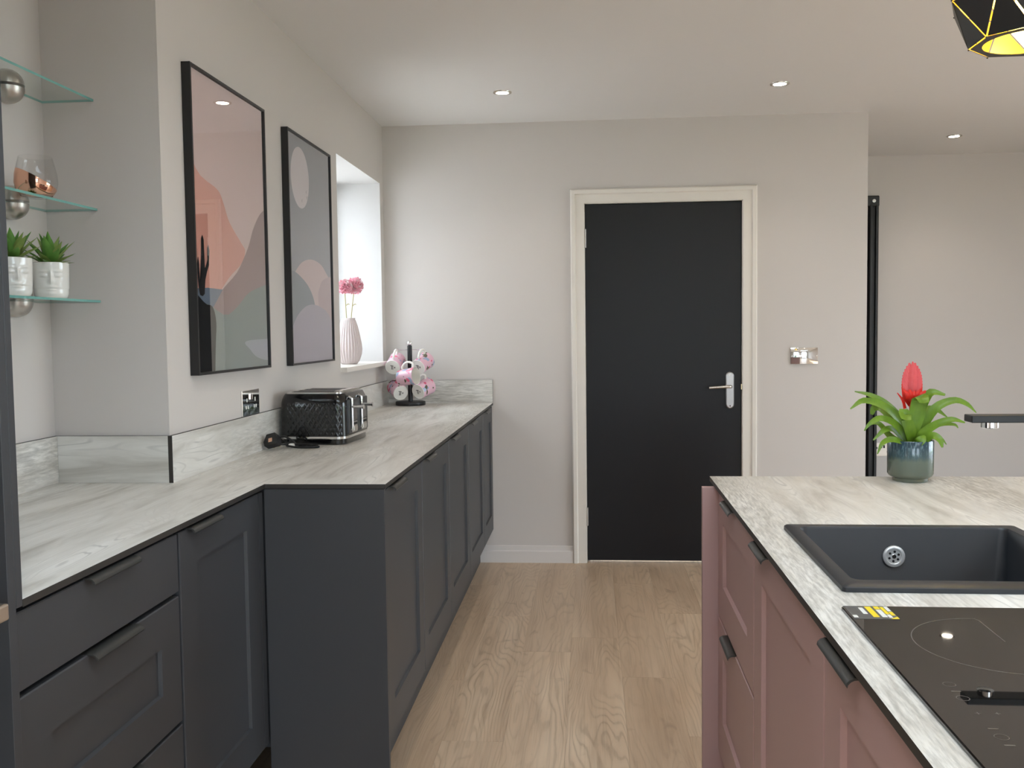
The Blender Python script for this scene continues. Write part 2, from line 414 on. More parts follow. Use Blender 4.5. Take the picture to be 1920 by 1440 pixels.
# --- skirting on the far wall
def skirt(x0, x1): return prism([(YW, 0), (YW - .016, 0), (YW - .016, .062), (YW - .008, .068), (YW - .008, .090), (YW, .094)], x0, x1, 'x')
struct('baseboard_far', skirt(-.75, -.104), M_SKIRT, 'white moulded skirting board left of the black door')
struct('baseboard_right', skirt(.876, XR), M_SKIRT, 'white moulded skirting board right of the black door')
# --- floor: planks on a slab
fl = struct('floor', bbox(-1.6, XRIGHT + .12, YREAR - .25, YB2 + .12, -.1, -.0085), M_SUBFLOOR, 'light oak plank floor running towards the door')
PW, PL = .193, 1.29
bm = bmesh.new(); box(bm, -PW / 2 + .0001, PW / 2 - .0001, -PL / 2 + .0001, PL / 2 - .0001, -.008, 0)
top = [e for e in bm.edges if all(abs(v.co.z) < 1e-6 for v in e.verts)]
bmesh.ops.bevel(bm, geom=top, offset=.0004, segments=1, affect='EDGES')
PM = mesh('plank', bm, M_PLANK)
col = 0; x = -.087 - 7 * PW + PW / 2
stag = {6: .0, 7: .62, 5: .35, 8: .18, 4: .9, 9: .75}
while x < XRIGHT:
    s = stag.get(col, (col * .47) % 1.0)
    y = 3.87 + PL / 2 - PL * 6 + {6: -.18, 7: 0, 8: -.44, 9: .35, 5: .28, 4: -.5}.get(col, s * PL)
    while y < YB2 - PL / 2 + .35:
        if y > YREAR - .3: obj('plank', PM, None, fl, loc=(x, y, 0))
        y += PL
    x += PW; col += 1
# --- garden outside
struct('ground', bbox(-40, 40, -45, 45, -.3, -.12), M_GRASS, 'green lawn outside the garden doors')
struct('ground_patio', bbox(-10, 20, -18, YREAR - .26, -.119, -.05), M_SLATE, 'grey slate patio outside the garden doors')
struct('ground_terrace', bbox(XRIGHT + .13, 20, YREAR - .2, 14, -.119, -.05), M_SLATE, 'grey slate terrace outside the added sliding doors')
struct('wall_added_screen', bbox(-3.5, -3.2, YREAR - 1, 9, -.12, 3.3), M_SCREEN, 'unseen white wall added outside the recess window to limit and bounce its light')  # unseen wall, added to cut sky light and bounce sun into the recess
struct('ground_path', bbox(-3.19, -1.7, YREAR - .2, 14, -.119, -.05), M_PATIO, 'pale stone path outside the recess window')

# --- black door with white frame
d1 = thing('door_1', 'plain black flush door in a white moulded frame', None, (DX0, YW, 0), 0, kind='structure')
DWd = DX1 - DX0
obj('leaf', bbox(.002, DWd - .002, .004, .044, .0125, DZ1 - .002, .0015), M_BLACKDOOR, d1, label='matt black door leaf')
def arch(side):
    # architrave profile: inner flat band and raised outer bead
    return [(0, 0), (0, -.014), (.045, -.014), (.05, -.021), (.068, -.022), (.074, -.016), (.074, 0)]
for s, x0 in ((-1, -.004), (1, DWd + .004)):
    pts = [(x0 + s * a, b) for a, b in arch(0)]
    bm = bmesh.new(); A = [bm.verts.new((p[0], p[1], 0)) for p in pts]
    B = [bm.verts.new((p[0], p[1], DZ1 + .004 + abs(p[0] - x0))) for p in pts]; n = len(pts)
    bm.faces.new(A); bm.faces.new(B[::-1])
    for i in range(n): bm.faces.new((A[i], B[i], B[(i + 1) % n], A[(i + 1) % n]))
    obj('architrave', bm, M_WHITE, d1)
bm = bmesh.new()
pts = [(a, b) for a, b in arch(0)]
A = [bm.verts.new((-.004 - a, b, DZ1 + .004 + a)) for a, b in pts]; B = [bm.verts.new((DWd + .004 + a, b, DZ1 + .004 + a)) for a, b in pts]; n = len(pts)
bm.faces.new(A); bm.faces.new(B[::-1])
for i in range(n): bm.faces.new((A[i], B[i], B[(i + 1) % n], A[(i + 1) % n]))
obj('architrave', bm, M_WHITE, d1)
bm = bmesh.new(); box(bm, -.035, -.001, -.002, .11, 0, DZ1); box(bm, DWd + .001, DWd + .035, -.002, .11, 0, DZ1); box(bm, -.035, DWd + .035, -.002, .11, DZ1 + .001, DZ1 + .035)
box(bm, -.001, .012, .046, .06, 0, DZ1); box(bm, DWd - .012, DWd + .001, .046, .06, 0, DZ1); box(bm, -.001, DWd + .001, .046, .06, DZ1 - .012, DZ1 + .001)
obj('lining', bm, M_WHITE, d1)
for z0, z1 in ((1.715, 1.815), (.205, .305)):
    bm = bbox(-.008, .006, -.003, .004, z0, z1, .001); bmesh.ops.create_cone(bm, cap_ends=True, segments=10, radius1=.004, radius2=.004, depth=z1 - z0, matrix=Matrix.Translation((-.001, -.004, (z0 + z1) / 2)))
    obj('hinge', bm, M_STEEL, d1)
# handle plate + lever
px = .7625 - DX0 - .02; pc = px
outl = []
for k in range(13): a = PI * k / 12; outl.append((pc + .022 * math.cos(a), 1.018 + .022 * math.sin(a)))
for k in range(13): a = PI + PI * k / 12; outl.append((pc + .022 * math.cos(a), .866 + .022 * math.sin(a)))
bm = bmesh.new(); R1 = [bm.verts.new((p[0], .004, p[1])) for p in outl]; R2 = [bm.verts.new((p[0], -.004, p[1])) for p in outl]
R3 = [bm.verts.new((pc + (p[0] - pc) * .8, -.008, .942 + (p[1] - .942) * .955)) for p in outl]; n = len(outl)
for a, b in ((R1, R2), (R2, R3)):
    for i in range(n): bm.faces.new((a[i], a[(i + 1) % n], b[(i + 1) % n], b[i]))
bm.faces.new(R3)
hp = obj('handle_plate', bm, mat('satin_plate', (0.40, 0.38, 0.37, 1), 0.32, 1.0), d1, label='satin nickel handle plate')
obj('lever', tube(spline([(pc, -.004, .963), (pc, -.035, .963), (pc - .012, -.046, .963), (pc - .05, -.046, .962), (pc - .115, -.044, .958)], 16), [.0085] * 12 + [.008, .0075, .007, .0068, .0068], 12), M_NICKEL, hp, True)
for z in (1.025, .858):
    bm = cyl(.004, 0, .0015, 10); o = obj('screw', bm, M_CHROME, hp, loc=(pc, -.0075, z), rot=(PI / 2, 0, 0))
obj('latch_plate', bbox(DWd - .003, DWd + .002, -.001, .02, .945, .975, .0005), mat('brass', (0.72, 0.58, 0.34, 1), .3, 1), d1)

# ================================================================== CABINETS
def shaker(w, z0, z1, rail=.074, stile=.078, brail=None, plain=False, rec=.0085):
    """cabinet front, local x 0..w, face at y=0, thickness back to y=.02"""
    brail = rail if brail is None else brail
    bm = bmesh.new()
    if plain:
        box(bm, 0, w, 0, .02, z0, z1)
        bmesh.ops.bevel(bm, geom=bm.edges[:], offset=.0012, segments=2, affect='EDGES'); return bm
    O = [(0, z0), (w, z0), (w, z1), (0, z1)]
    I = [(stile, z0 + brail), (w - stile, z0 + brail), (w - stile, z1 - rail), (stile, z1 - rail)]
    e = .002
    def ring(P, y): return [bm.verts.new((a, y, b)) for a, b in P]
    Oi = [(a + (e if a == 0 else -e), b + (e if b == z0 else -e)) for a, b in O]
    I2 = [(a + (e if i in (0, 3) else -e), b + (e if i < 2 else -e)) for i, (a, b) in enumerate(I)]
    rs = [ring(O, .02), ring(O, e), ring(Oi, 0), ring(I, 0), ring(I2, rec)]
    for A, B in zip(rs, rs[1:]):
        for i in range(4): bm.faces.new((A[i], A[(i + 1) % 4], B[(i + 1) % 4], B[i]))
    bm.faces.new(rs[-1]); bm.faces.new(rs[0][::-1])
    return bm
HPROF = [(.018, .0), (.0, .0015), (-.008, .001), (-.0135, -.001), (-.017, -.0045), (-.018, -.0085)]
def pull(x0, x1, z):
    th = .0026
    top = HPROF; bot = [(a + (th * .6 if i > 2 else 0), b - th) for i, (a, b) in enumerate(HPROF)]
    pts = [(a, z + b) for a, b in top] + [(a, z + b) for a, b in reversed(bot)]
    return prism(pts, x0, x1, 'x')
def cabinet(name, label, loc, rz, w, fronts, m, group, depth=.54, zb=.185, plinth=True, extra=()):
    t = thing(name, label, 'cabinet', loc, rz, group)
    bm = bmesh.new(); zc0 = zb - .02
    box(bm, .001, .017, .022, depth, zc0, .868); box(bm, w - .017, w - .001, .022, depth, zc0, .868); box(bm, .017, w - .017, .022, depth, zc0, zc0 + .016); box(bm, .017, w - .017, depth - .01, depth, zc0, .868)
    obj('carcass', bm, m, t)
    if plinth:
        bm = bmesh.new(); box(bm, 0, w, .075, .093, .0, zb - .021); obj('plinth', bm, m, t)
    for nm, q, lab in extra:
        obj(nm, bbox(*q, .001), m, t, label=lab)
    for fr in fronts:
        bmf = shaker(fr['w'], fr['z0'], fr['z1'], fr.get('rail', .074), fr.get('stile', .078), fr.get('brail'), fr.get('plain', False))
        o = obj(fr['name'], bmf, m, t, loc=(fr['x'], 0, 0))
        if 'h' in fr:
            hb = obj('handle', pull(fr['h'][0], fr['h'][1], fr['z1']), M_HANDLE, o, True, label='slim anthracite edge pull')
    return t
LZ0, LZ1 = .185, .8625
# near run (front faces +X): local x -> +Y
XF = XI - .006
cabinet('drawer_unit', 'charcoal drawer unit with three drawers beside the tall oven housing', (XF, 1.326, 0), PI / 2, .567, [
    dict(name='drawer', x=.0, w=.561, z0=.741, z1=LZ1, plain=True, h=(.2, .37)),
    dict(name='drawer', x=.0, w=.561, z0=.465, z1=.731, rail=.084, stile=.086, brail=.086, h=(.2, .37)),
    dict(name='drawer', x=.0, w=.561, z0=LZ0, z1=.458, rail=.084, stile=.086, brail=.086, h=(.2, .37))], M_CHAR, 'charcoal base units along the left wall')
cabinet('base_cabinet', 'charcoal single-door base cabinet in the corner beside the drawer unit', (XF, 1.893, 0), PI / 2, .512, [
    dict(name='door', x=.004, w=.474, z0=LZ0, z1=LZ1, stile=.086, rail=.078, brail=.09, h=(.04, .20)),
    dict(name='corner_post', x=.480, w=.03, z0=LZ0, z1=LZ1, plain=True)], M_CHAR, 'charcoal base units along the left wall')
# far run
XD = XW - .005
ys = [2.4235, 2.963, 3.543, 4.122, 4.695, 5.127]
labs = ['charcoal base cabinet nearest the camera, next to the plain end panel', 'charcoal base cabinet second from the plain end panel', 'charcoal base cabinet third from the end panel, middle of the row', 'charcoal base cabinet second from the far wall', 'narrow charcoal base cabinet against the far wall']
for i in range(5):
    w = ys[i + 1] - ys[i]
    cabinet('base_cabinet', labs[i], (XD, ys[i], 0), PI / 2, w, [dict(name='door', x=.002, w=w - .0045, z0=LZ0, z1=LZ1, stile=.075, rail=.074, brail=.09, h=(.055, .055 + (.165 if i < 4 else .15)))], M_CHAR, 'charcoal base units along the left wall',
        extra=[('end_panel', (YS + .003 - ys[0], YS + .018 - ys[0], XD - XW + .004, XD - XI + .004, 0, .869), 'plain charcoal end panel facing the camera')] if i == 0 else ())
# left worktop (two boards butted at the step)
wt = thing('worktop', 'whitewashed wood-effect worktop stepping along the left wall', 'worktop', (XA, Y0, ZT - WTH))
def topmesh(pts, z0, z1):
    bm = prism(pts, z0, z1, 'z')
    bmesh.ops.recalc_face_normals(bm, faces=bm.faces[:])
    for f in bm.faces: f.material_index = 0 if f.normal.z > .5 else 1
    return bm
o = obj('board', topmesh([(0, 0), (XI - XA, 0), (XI - XA, YS - Y0 - .0005), (0, YS - Y0 - .0005)], 0, WTH), [M_LAM_Y, M_LAM_EDGE], wt)
o = obj('board', topmesh([(0, YS - Y0), (XW - XA, YS - Y0), (XW - XA, YW - Y0 - .0005), (XB - XA + .0005, YW - Y0 - .0005), (XB - XA + .0005, YR - Y0 - .0005), (0, YR - Y0 - .0005)], 0, WTH), [M_LAM_Y, M_LAM_EDGE], wt)
# splashbacks
def splash(x0, x1, y0, y1, m, label, face):
    bm = bmesh.new(); box(bm, x0, x1, y0, y1, ZT + .0002, ZS)
    o = obj('splashback', bm, [m, M_LAM_EDGE])
    for p in o.data.polygons: p.material_index = 0 if p.normal.dot(Vector(face)) > .9 else 1
    tag(o, label, 'splashback', 'wood-effect splashback strips')
splash(XA, XA + .012, Y0 + .02, YR - .0005, M_LAM_Y, 'short wood-effect splashback strip on the alcove wall under the glass shelves', (1, 0, 0))
splash(XA + .0125, XB + .0, YR - .012, YR - .0005, M_LAM_X, 'wood-effect splashback strip facing the camera on the return between alcove and chimney breast', (0, -1, 0))
splash(XB + .0005, XB + .012, YR - .012, YW - .0125, M_LAM_Y, 'long wood-effect splashback strip behind the toaster', (1, 0, 0))
splash(XB + .0005, XW, YW - .012, YW - .0005, M_LAM_X, 'wood-effect splashback strip on the far wall behind the mug tree', (0, -1, 0))

# tall oven housing on the left edge
th = thing('tall_housing', 'tall charcoal oven housing cut by the left edge of the picture', 'cabinet', (XI, .66, 0))
bm = bbox(-.57, 0, .645, .6635, 0, 2.25, .0008); obj('side_panel', bm, M_CHAR, th)
bm = bbox(-.56, .0, .6642, .680, .872, 2.25, .0008); obj('scribe_panel', bm, M_CHAR, th)
bm = bbox(-.57, -.0, 0, .018, 0, 2.25, .0008); obj('side_panel', bm, M_CHAR, th)
bm = bmesh.new(); box(bm, -.57, -.56, .018, .645, 0, 2.25); box(bm, -.57, -.02, .018, .645, 2.232, 2.25); box(bm, -.57, -.06, .018, .645, 0, .5); box(bm, -.57, -.06, .018, .645, 1.62, 1.64); obj('carcass', bm, M_CHAR, th)
o = obj('door', shaker(.62, 1.66, 2.22), M_CHAR, th, loc=(-.042, .0215, 0), rot=(0, 0, PI / 2))
ov = thing('built_in_oven', 'black built-in oven with a brushed steel bar handle at the left edge', 'oven', (XI - .03, .685, .505))
obj('body', bbox(-.52, -.02, 0, .61, 0, 1.1, .002), M_BLACK, ov)
obj('oven_door', bbox(-.018, -.004, .004, .606, .01, .39, .003), M_BLACKGLOSS, ov)
obj('upper_door', bbox(-.018, -.004, .004, .606, .50, .97, .003), M_BLACKGLOSS, ov)
obj('control_panel', bbox(-.018, -.004, .004, .606, .98, 1.09, .003), M_STEEL, ov)
hb = bbox(.045, .063, .02, .572, .372, .396, .003); box(hb, -.006, .046, .05, .066, .376, .39); box(hb, -.006, .046, .53, .546, .376, .39)
obj('handle', hb, mat('warm_steel', (0.70, 0.62, 0.53, 1), .35, 1), ov)

# ---- island
def iw(a, b, z=0.0):
    c, s = math.cos(IYAW), math.sin(IYAW)
    return (IX + c * a - s * b, IY + s * a + c * b, z)
IR = IYAW - PI / 2
AF = .010
ILEN = 2.25
cabinet('island_drawer_unit', 'dusty pink island drawer unit at the far end of the island', iw(AF, -.101), IR, .555, [
    dict(name='drawer', x=.003, w=.549, z0=.5405, z1=LZ1, rail=.072, stile=.084, brail=.092, h=(.155, .30)),
    dict(name='drawer', x=.003, w=.549, z0=LZ0, z1=.5335, rail=.078, stile=.084, brail=.10, h=(.155, .30))], M_PINK, 'dusty pink island units', extra=[('end_panel', (-.022, -.001, -.040, .94, 0, .8685), 'dusty pink end panel standing proud of the drawer fronts'), ('back_panel', (0, 1.72, .92, .94, 0, .8685), 'dusty pink back panel')])
cabinet('island_cabinet', 'dusty pink island door under the black sink', iw(AF, -.657), IR, .582, [
    dict(name='door', x=.002, w=.578, z0=LZ0, z1=LZ1, rail=.072, stile=.084, brail=.09, h=(.035, .175))], M_PINK, 'dusty pink island units')
cabinet('island_cabinet', 'dusty pink island door under the induction hob nearest the camera', iw(AF, -1.2395), IR, .582, [
    dict(name='door', x=.002, w=.578, z0=LZ0, z1=LZ1, rail=.072, stile=.084, brail=.09, h=(.03, .18))], M_PINK, 'dusty pink island units', extra=[('end_panel', (.5835, .605, 0, .94, 0, .8685), 'dusty pink near end panel')])
# island worktop with sink and hob cut-outs
SA0, SA1, SB0, SB1 = .065, .500, -1.118, -.664
HA0, HA1, HB0, HB1 = .040, .553, -1.790, -1.203
it = thing('island_worktop', 'whitewashed wood-effect island worktop around the black sink', 'worktop', iw(0, 0, ZT - WTH), IYAW)
bm = slab_with_holes(0, 1.0, -1.87, 0, 0, WTH, [(SA0 + .015, SA1 - .015, SB0 + .015, SB1 - .015)])
bmesh.ops.recalc_face_normals(bm, faces=bm.faces[:])
for f in bm.faces: f.material_index = 0 if f.normal.z > .5 else 1
obj('board', bm, [M_LAM_Y, M_LAM_EDGE], it)
# ---- sink
sk = thing('sink', 'black composite inset sink bowl in the island worktop', 'sink', iw(0, 0, ZT), IYAW)
def rrect(x0, x1, y0, y1, r, n=4):
    P = []
    for cx, cy, a0 in ((x1 - r, y1 - r, 0), (x0 + r, y1 - r, PI / 2), (x0 + r, y0 + r, PI), (x1 - r, y0 + r, 1.5 * PI)):
        for k in range(n + 1): a = a0 + PI / 2 * k / n; P.append((cx + r * math.cos(a), cy + r * math.sin(a)))
    return P
bm = bmesh.new(); RS = []
BI = (SA0 + .027, SA1 - .027, SB0 + .042, SB1 - .026)
for (q, r, z) in (((SA0, SA1, SB0, SB1), .008, .0003), ((SA0, SA1, SB0, SB1), .008, .007), ((SA0 + .003, SA1 - .003, SB0 + .003, SB1 - .003), .007, .0095), ((BI[0] - .003, BI[1] + .003, BI[2] - .003, BI[3] + .003), .016, .0092), (BI, .014, .005), ((BI[0] + .006, BI[1] - .006, BI[2] + .006, BI[3] - .006), .02, -.17), ((BI[0] + .02, BI[1] - .02, BI[2] + .02, BI[3] - .02), .03, -.19)):
    RS.append([bm.verts.new((a, b, z)) for a, b in rrect(*q, r)])
for A, B in zip(RS, RS[1:]):
    n = len(A)
    for i in range(n): bm.faces.new((A[i], A[(i + 1) % n], B[(i + 1) % n], B[i]))
bm.faces.new(RS[-1])
me = mesh('bowl', bm, M_SINK, True); obj('bowl', me, None, sk)
# overflow on the far wall of the bowl
oy = BI[3] - .0032
ofl = obj('overflow', lathe([(.014, .002), (.0145, .0035), (.018, .004), (.0205, .0028), (.021, .0)], 28, cap0=False), M_SATIN, sk, True, loc=(.267, oy - .001, -.046), rot=(PI / 2 , 0, 0), label='chrome overflow rosette')
obj('strainer', cyl(.0145, 0, .0015, 24), M_SATIN, ofl)
for k in range(6):
    a = k * PI / 3 + .4; obj('hole', cyl(.0024, .0014, .0019, 10), M_DARK, ofl, loc=(.0092 * math.cos(a), .0092 * math.sin(a), 0))
obj('screw', lathe([(.0045, .0015), (.004, .003), (.001, .0035)], 12, cap1=True), M_CHROME, ofl, True)
dr = obj('drain', lathe([(.045, 0), (.043, .002), (.03, .001), (.028, -.003)], 28, cap1=True), M_CHROME, sk, True, loc=((BI[0] + BI[1]) / 2, (BI[2] + BI[3]) / 2, -.189))
# ---- tap (stands behind the sink, reaches over it)
tp = thing('tap', 'black flat-spouted kitchen tap reaching in from the right over the sink', 'tap', iw(.585, -.925, ZT), IYAW)
obj('base', lathe([(.026, 0), (.026, .006), (.022, .008), (.0, .008)], 28), M_BLACK, tp, True)
obj('column', bbox(-.014, .014, -.017, .017, .006, .247, .002), M_BLACK, tp)
sp = obj('spout', bbox(-.272, .014, -.017, .017, .235, .247, .0015), M_BLACK, tp)
obj('aerator', lathe([(.0135, .2352), (.0135, .226), (.011, .2245), (.0, .2245)], 24, cap0=False), M_CHROME, sp, True, loc=(-.237, 0, 0))
obj('lever', bbox(.016, .05, -.006, .006, .13, .139, .002), M_BLACK, tp)
# ---- hob
M_HOB = mat('hob_glass', S(13, 12, 12), 0.02, spec=0.7, coat=0.25, coat_rough=.01)
M_HOBLINE = mat('hob_print', S(88, 84, 79), 0.4)
hb_ = thing('induction_hob', 'black glass induction hob with a yellow label in its corner', 'hob', iw(0, 0, ZT), IYAW)
bm = prism(rrect(HA0, HA1, HB0, HB1, .006), .0004, .0052, 'z'); bmesh.ops.bevel(bm, geom=[e for e in bm.edges if all(v.co.z > .005 for v in e.verts)], offset=.0015, segments=2, affect='EDGES')
obj('glass_top', bm, M_HOB, hb_)
ZL = .0053
def stroke(pts, w, closed=False, z=ZL):
    bm = bmesh.new(); n = len(pts); A = []; B = []
    for i, p in enumerate(pts):
        a = Vector(pts[(i - 1) % n] if (closed or i > 0) else p); b = Vector(pts[(i + 1) % n] if (closed or i < n - 1) else p)
        t = (b - a).normalized(); s = Vector((-t.y, t.x)) * w / 2
        A.append(bm.verts.new((p[0] + s.x, p[1] + s.y, z))); B.append(bm.verts.new((p[0] - s.x, p[1] - s.y, z)))
    for i in range(n if closed else n - 1): bm.faces.new((A[i], A[(i + 1) % n], B[(i + 1) % n], B[i]))
    return bm
def arc(cx, cy, rx, a0, a1, n=40, ry=None): return [(cx + rx * math.cos(a0 + (a1 - a0) * i / n), cy + (ry or rx) * math.sin(a0 + (a1 - a0) * i / n)) for i in range(n + 1)]
zc = (.195, -1.360)
obj('zone_marking', stroke(arc(zc[0], zc[1], .104, PI * .48, PI * 1.5), .0013), M_HOBLINE, hb_)
obj('zone_marking', stroke([(zc[0] + .004, zc[1] + .104), (zc[0] + .008, zc[1] + .095), (zc[0] + .007, zc[1] + .06), (zc[0] + .006, zc[1] + .01)], .0013), M_HOBLINE, hb_)
obj('zone_marking', stroke(arc(zc[0] + .14, zc[1] + .01, .105, PI * .1, PI * .62), .0012), M_HOBLINE, hb_)
obj('zone_marking', stroke(arc(.33, -1.63, .09, 0, 2 * PI * .98), .0012), M_HOBLINE, hb_)
# controls and label on the hob
for a, b, k in ((.082, -1.497, 'o'), (.082, -1.517, '-'), (.082, -1.536, 'o'), (.082, -1.575, '+'), (.101, -1.575, '+'), (.082, -1.612, '-'), (.082, -1.631, 'o'), (.082, -1.649, '-')):
    if k == 'o': bm = stroke(arc(a, b, .0065, 0, 2 * PI, 20)[:-1], .0007, True)
    elif k == '-': bm = stroke([(a - .005, b), (a + .005, b)], .002)
    else:
        bm = stroke([(a - .003, b), (a + .003, b)], .001); bm2 = stroke([(a, b - .003), (a, b + .003)], .001); me_ = bpy.data.meshes.new('t'); bm2.to_mesh(me_); bm.from_mesh(me_); bm2.free(); bpy.data.meshes.remove(me_)
    obj('control_mark', bm, M_HOBLINE, hb_)
M_LABEL = mat('label_grey', S(78, 78, 78), .35); M_YEL = mat('label_yellow', S(226, 200, 30), .4); M_LW = mat('label_white', S(214, 214, 208), .4)
lb = obj('label', bbox(.043, .102, -1.265, -1.207, .0052, .0056), M_LABEL, hb_, label='grey information sticker with yellow and white panels')
def lblk(u0, u1, v0, v1, m):
    obj('print', bbox(.043 + .059 * u0, .043 + .059 * u1, -1.207 - .058 * v1, -1.207 - .058 * v0, .0056, .0058), m, lb)
lblk(.30, .40, .12, .62, M_LW); lblk(.46, .60, .04, .86, M_YEL); lblk(.66, .78, .02, .24, M_YEL); lblk(.66, .78, .28, .86, M_LW); lblk(.80, .88, .05, .62, M_YEL); lblk(.80, .88, .66, .9, M_LW); lblk(.90, .985, .02, .4, M_LW); lblk(.90, .985, .44, .72, M_YEL)
lblk(.02, .12, .72, .9, M_LW)
for v in (.12, .2, .28, .36, .44, .52): lblk(.06, .24, v, v + .03, M_HOBLINE)
bm = bmesh.new(); bm.faces.new([bm.verts.new((x, y, .0058)) for x, y in ((.090, -1.2648), (.1018, -1.2648), (.1018, -1.254))]); obj('print', bm, M_YEL, lb)

# ================================================================== ON THE ISLAND: bromeliad
def glaze():
    m = mat('reactive_glaze', (1, 1, 1, 1), .16, coat=.3)
    tc = nd(m, 'ShaderNodeTexCoord').outputs['Object']; sx = nd(m, 'ShaderNodeSeparateXYZ'); ln(m, tc, sx.inputs[0])
    n = noise(m, mapping(m, tc, (130, 130, 22)), 1, 4, .65); n2 = noise(m, mapping(m, tc, (260, 260, 60)), 1, 3)
    f = mth(m, 'ADD', mth(m, 'MULTIPLY', sx.outputs[2], 22.0), mth(m, 'MULTIPLY_ADD', n.outputs[0], .55, -.28))
    r1 = ramp(m, [(0.0, S(102, 108, 94)), (.5, S(98, 110, 100)), (.62, S(64, 86, 92)), (.8, S(50, 72, 84))], mth(m, 'MULTIPLY', f, .42))
    c = mixc(m, mth(m, 'MULTIPLY', mth(m, 'MULTIPLY', ramp(m, [(.52, (0, 0, 0, 1)), (.7, (1, 1, 1, 1))], n2.outputs[0]).outputs[0], ramp(m, [(1.35 / 2.4, (0, 0, 0, 1)), (.7, (1, 1, 1, 1))], mth(m, 'MULTIPLY', f, .42)).outputs[0]), .55), r1.outputs[0], S(128, 158, 168))
    ln(m, c, bsdf(m).inputs['Base Color']); return m
PC = iw(.497, -.066, ZT)
br = thing('potted_bromeliad', 'bromeliad with a red flower spike in a green-blue glazed pot on the island', 'plant', PC, 0)
obj('pot', lathe([(.0, .0), (.041, 0), (.043, .002), (.043, .009), (.046, .0105), (.052, .014), (.0555, .020), (.0558, .103), (.0545, .1055), (.052, .1035), (.051, .085), (.0, .085)], 48, cap0=False), glaze(), br, True, label='round footed pot with green and blue reactive glaze')
obj('soil', cyl(.0515, .084, .09, 24), mat('soil', S(52, 40, 30), .95), br)
def leafmat(name, c0, c1, rough=.38):
    m = mat(name, (1, 1, 1, 1), rough, spec=.4)
    b = bsdf(m); tc = nd(m, 'ShaderNodeTexCoord').outputs['Object']
    n = noise(m, tc, 26, 3); n2 = noise(m, mapping(m, tc, (200, 200, 20)), 1, 2)
    c = mixc(m, mth(m, 'MULTIPLY_ADD', n2.outputs[0], .35, n.outputs[0]), c0, c1)
    ln(m, c, b.inputs['Base Color']); b.inputs['Subsurface Weight'].default_value = 0.0
    return m
M_LEAF = leafmat('bromeliad_leaf', S(56, 92, 20), S(118, 154, 44))
U = .268e-3
def BP(x, y, d=0.0): return ((x - 785) * U, d, .100 + (975 - y) * U)
LV = [  # (control points in picture units, depth per point, widths)
 ([(760, 985), (690, 800), (520, 640), (300, 568), (165, 642)], [0, -.01, -.03, -.05, -.06], [.018, .03, .028, .02, .004]),
 ([(770, 985), (710, 760), (600, 620), (470, 545), (335, 512)], [.01, .03, .05, .06, .07], [.018, .026, .022, .016, .004]),
 ([(750, 985), (660, 870), (560, 775), (420, 728), (320, 775), (270, 838)], [-.01, -.035, -.05, -.07, -.08, -.082], [.018, .028, .026, .02, .012, .003]),
 ([(740, 985), (650, 900), (560, 838), (470, 850), (375, 935)], [0, -.02, -.04, -.055, -.06], [.016, .024, .022, .016, .004]),
 ([(730, 985), (640, 940), (540, 818), (440, 840)], [.01, .04, .05, .06], [.014, .022, .016, .004]),
 ([(720, 990), (640, 955), (530, 930), (440, 960), (392, 1055)], [-.01, -.04, -.06, -.075, -.08], [.014, .02, .02, .014, .003]),
 ([(770, 990), (740, 880), (690, 760), (655, 690), (640, 740)], [-.02, -.035, -.045, -.06, -.085], [.02, .038, .04, .042, .03]),
 ([(780, 990), (770, 850), (800, 700), (815, 570), (820, 548), (825, 590)], [-.01, -.025, -.03, -.035, -.05, -.062], [.03, .044, .05, .046, .042, .03]),
 ([(800, 985), (850, 780), (900, 620), (970, 510), (1085, 530)], [.0, .005, .01, .0, -.01], [.022, .034, .034, .026, .008]),
 ([(800, 985), (880, 800), (980, 640), (1130, 575), (1240, 610), (1325, 690)], [-.01, -.02, -.03, -.035, -.04, -.04], [.02, .03, .028, .022, .016, .003]),
 ([(810, 985), (890, 820), (980, 700), (1090, 690), (1200, 765)], [.01, .03, .05, .06, .06], [.018, .028, .026, .02, .004]),
 ([(800, 990), (860, 880), (960, 790), (1080, 745), (1190, 772)], [-.02, -.035, -.05, -.06, -.065], [.018, .028, .024, .018, .005]),
 ([(810, 985), (900, 910), (1000, 845), (1120, 818), (1230, 828), (1262, 860)], [0, .01, .02, .03, .03, .03], [.016, .022, .02, .016, .01, .003]),
 ([(810, 990), (870, 935), (920, 900), (965, 930), (985, 1000)], [-.02, -.04, -.055, -.066, -.07], [.016, .026, .028, .022, .006]),
 ([(830, 990), (940, 955), (1050, 945), (1140, 970), (1190, 1030)], [.02, .035, .05, .055, .055], [.014, .016, .014, .01, .003]),
 ([(760, 985), (700, 830), (610, 690), (540, 680), (515, 745)], [.02, .05, .075, .085, .085], [.016, .026, .03, .024, .01]),
 ([(780, 995), (800, 960), (830, 930), (860, 900)], [-.035, -.048, -.05, -.045], [.02, .03, .026, .006]),
]
for pts, dep, wd in LV:
    obj('leaf', leaf([BP(x, y, d) for (x, y), d in zip(pts, dep)], [q * .8 for q in wd], 16, .22, (0, -1, .55)), M_LEAF, br, True)
M_BRACT = leafmat('bract_rose', S(205, 62, 72), S(228, 98, 100), .45); M_RED = leafmat('bract_red', S(188, 18, 12), S(222, 40, 24), .42)
sx_, sz_ = BP(790, 0)[0], .100
obj('flower_stem', tube([(sx_ * .3, 0, .09), (sx_, .002, .15), (sx_, .002, .2)], .005, 8), M_RED, br, True)
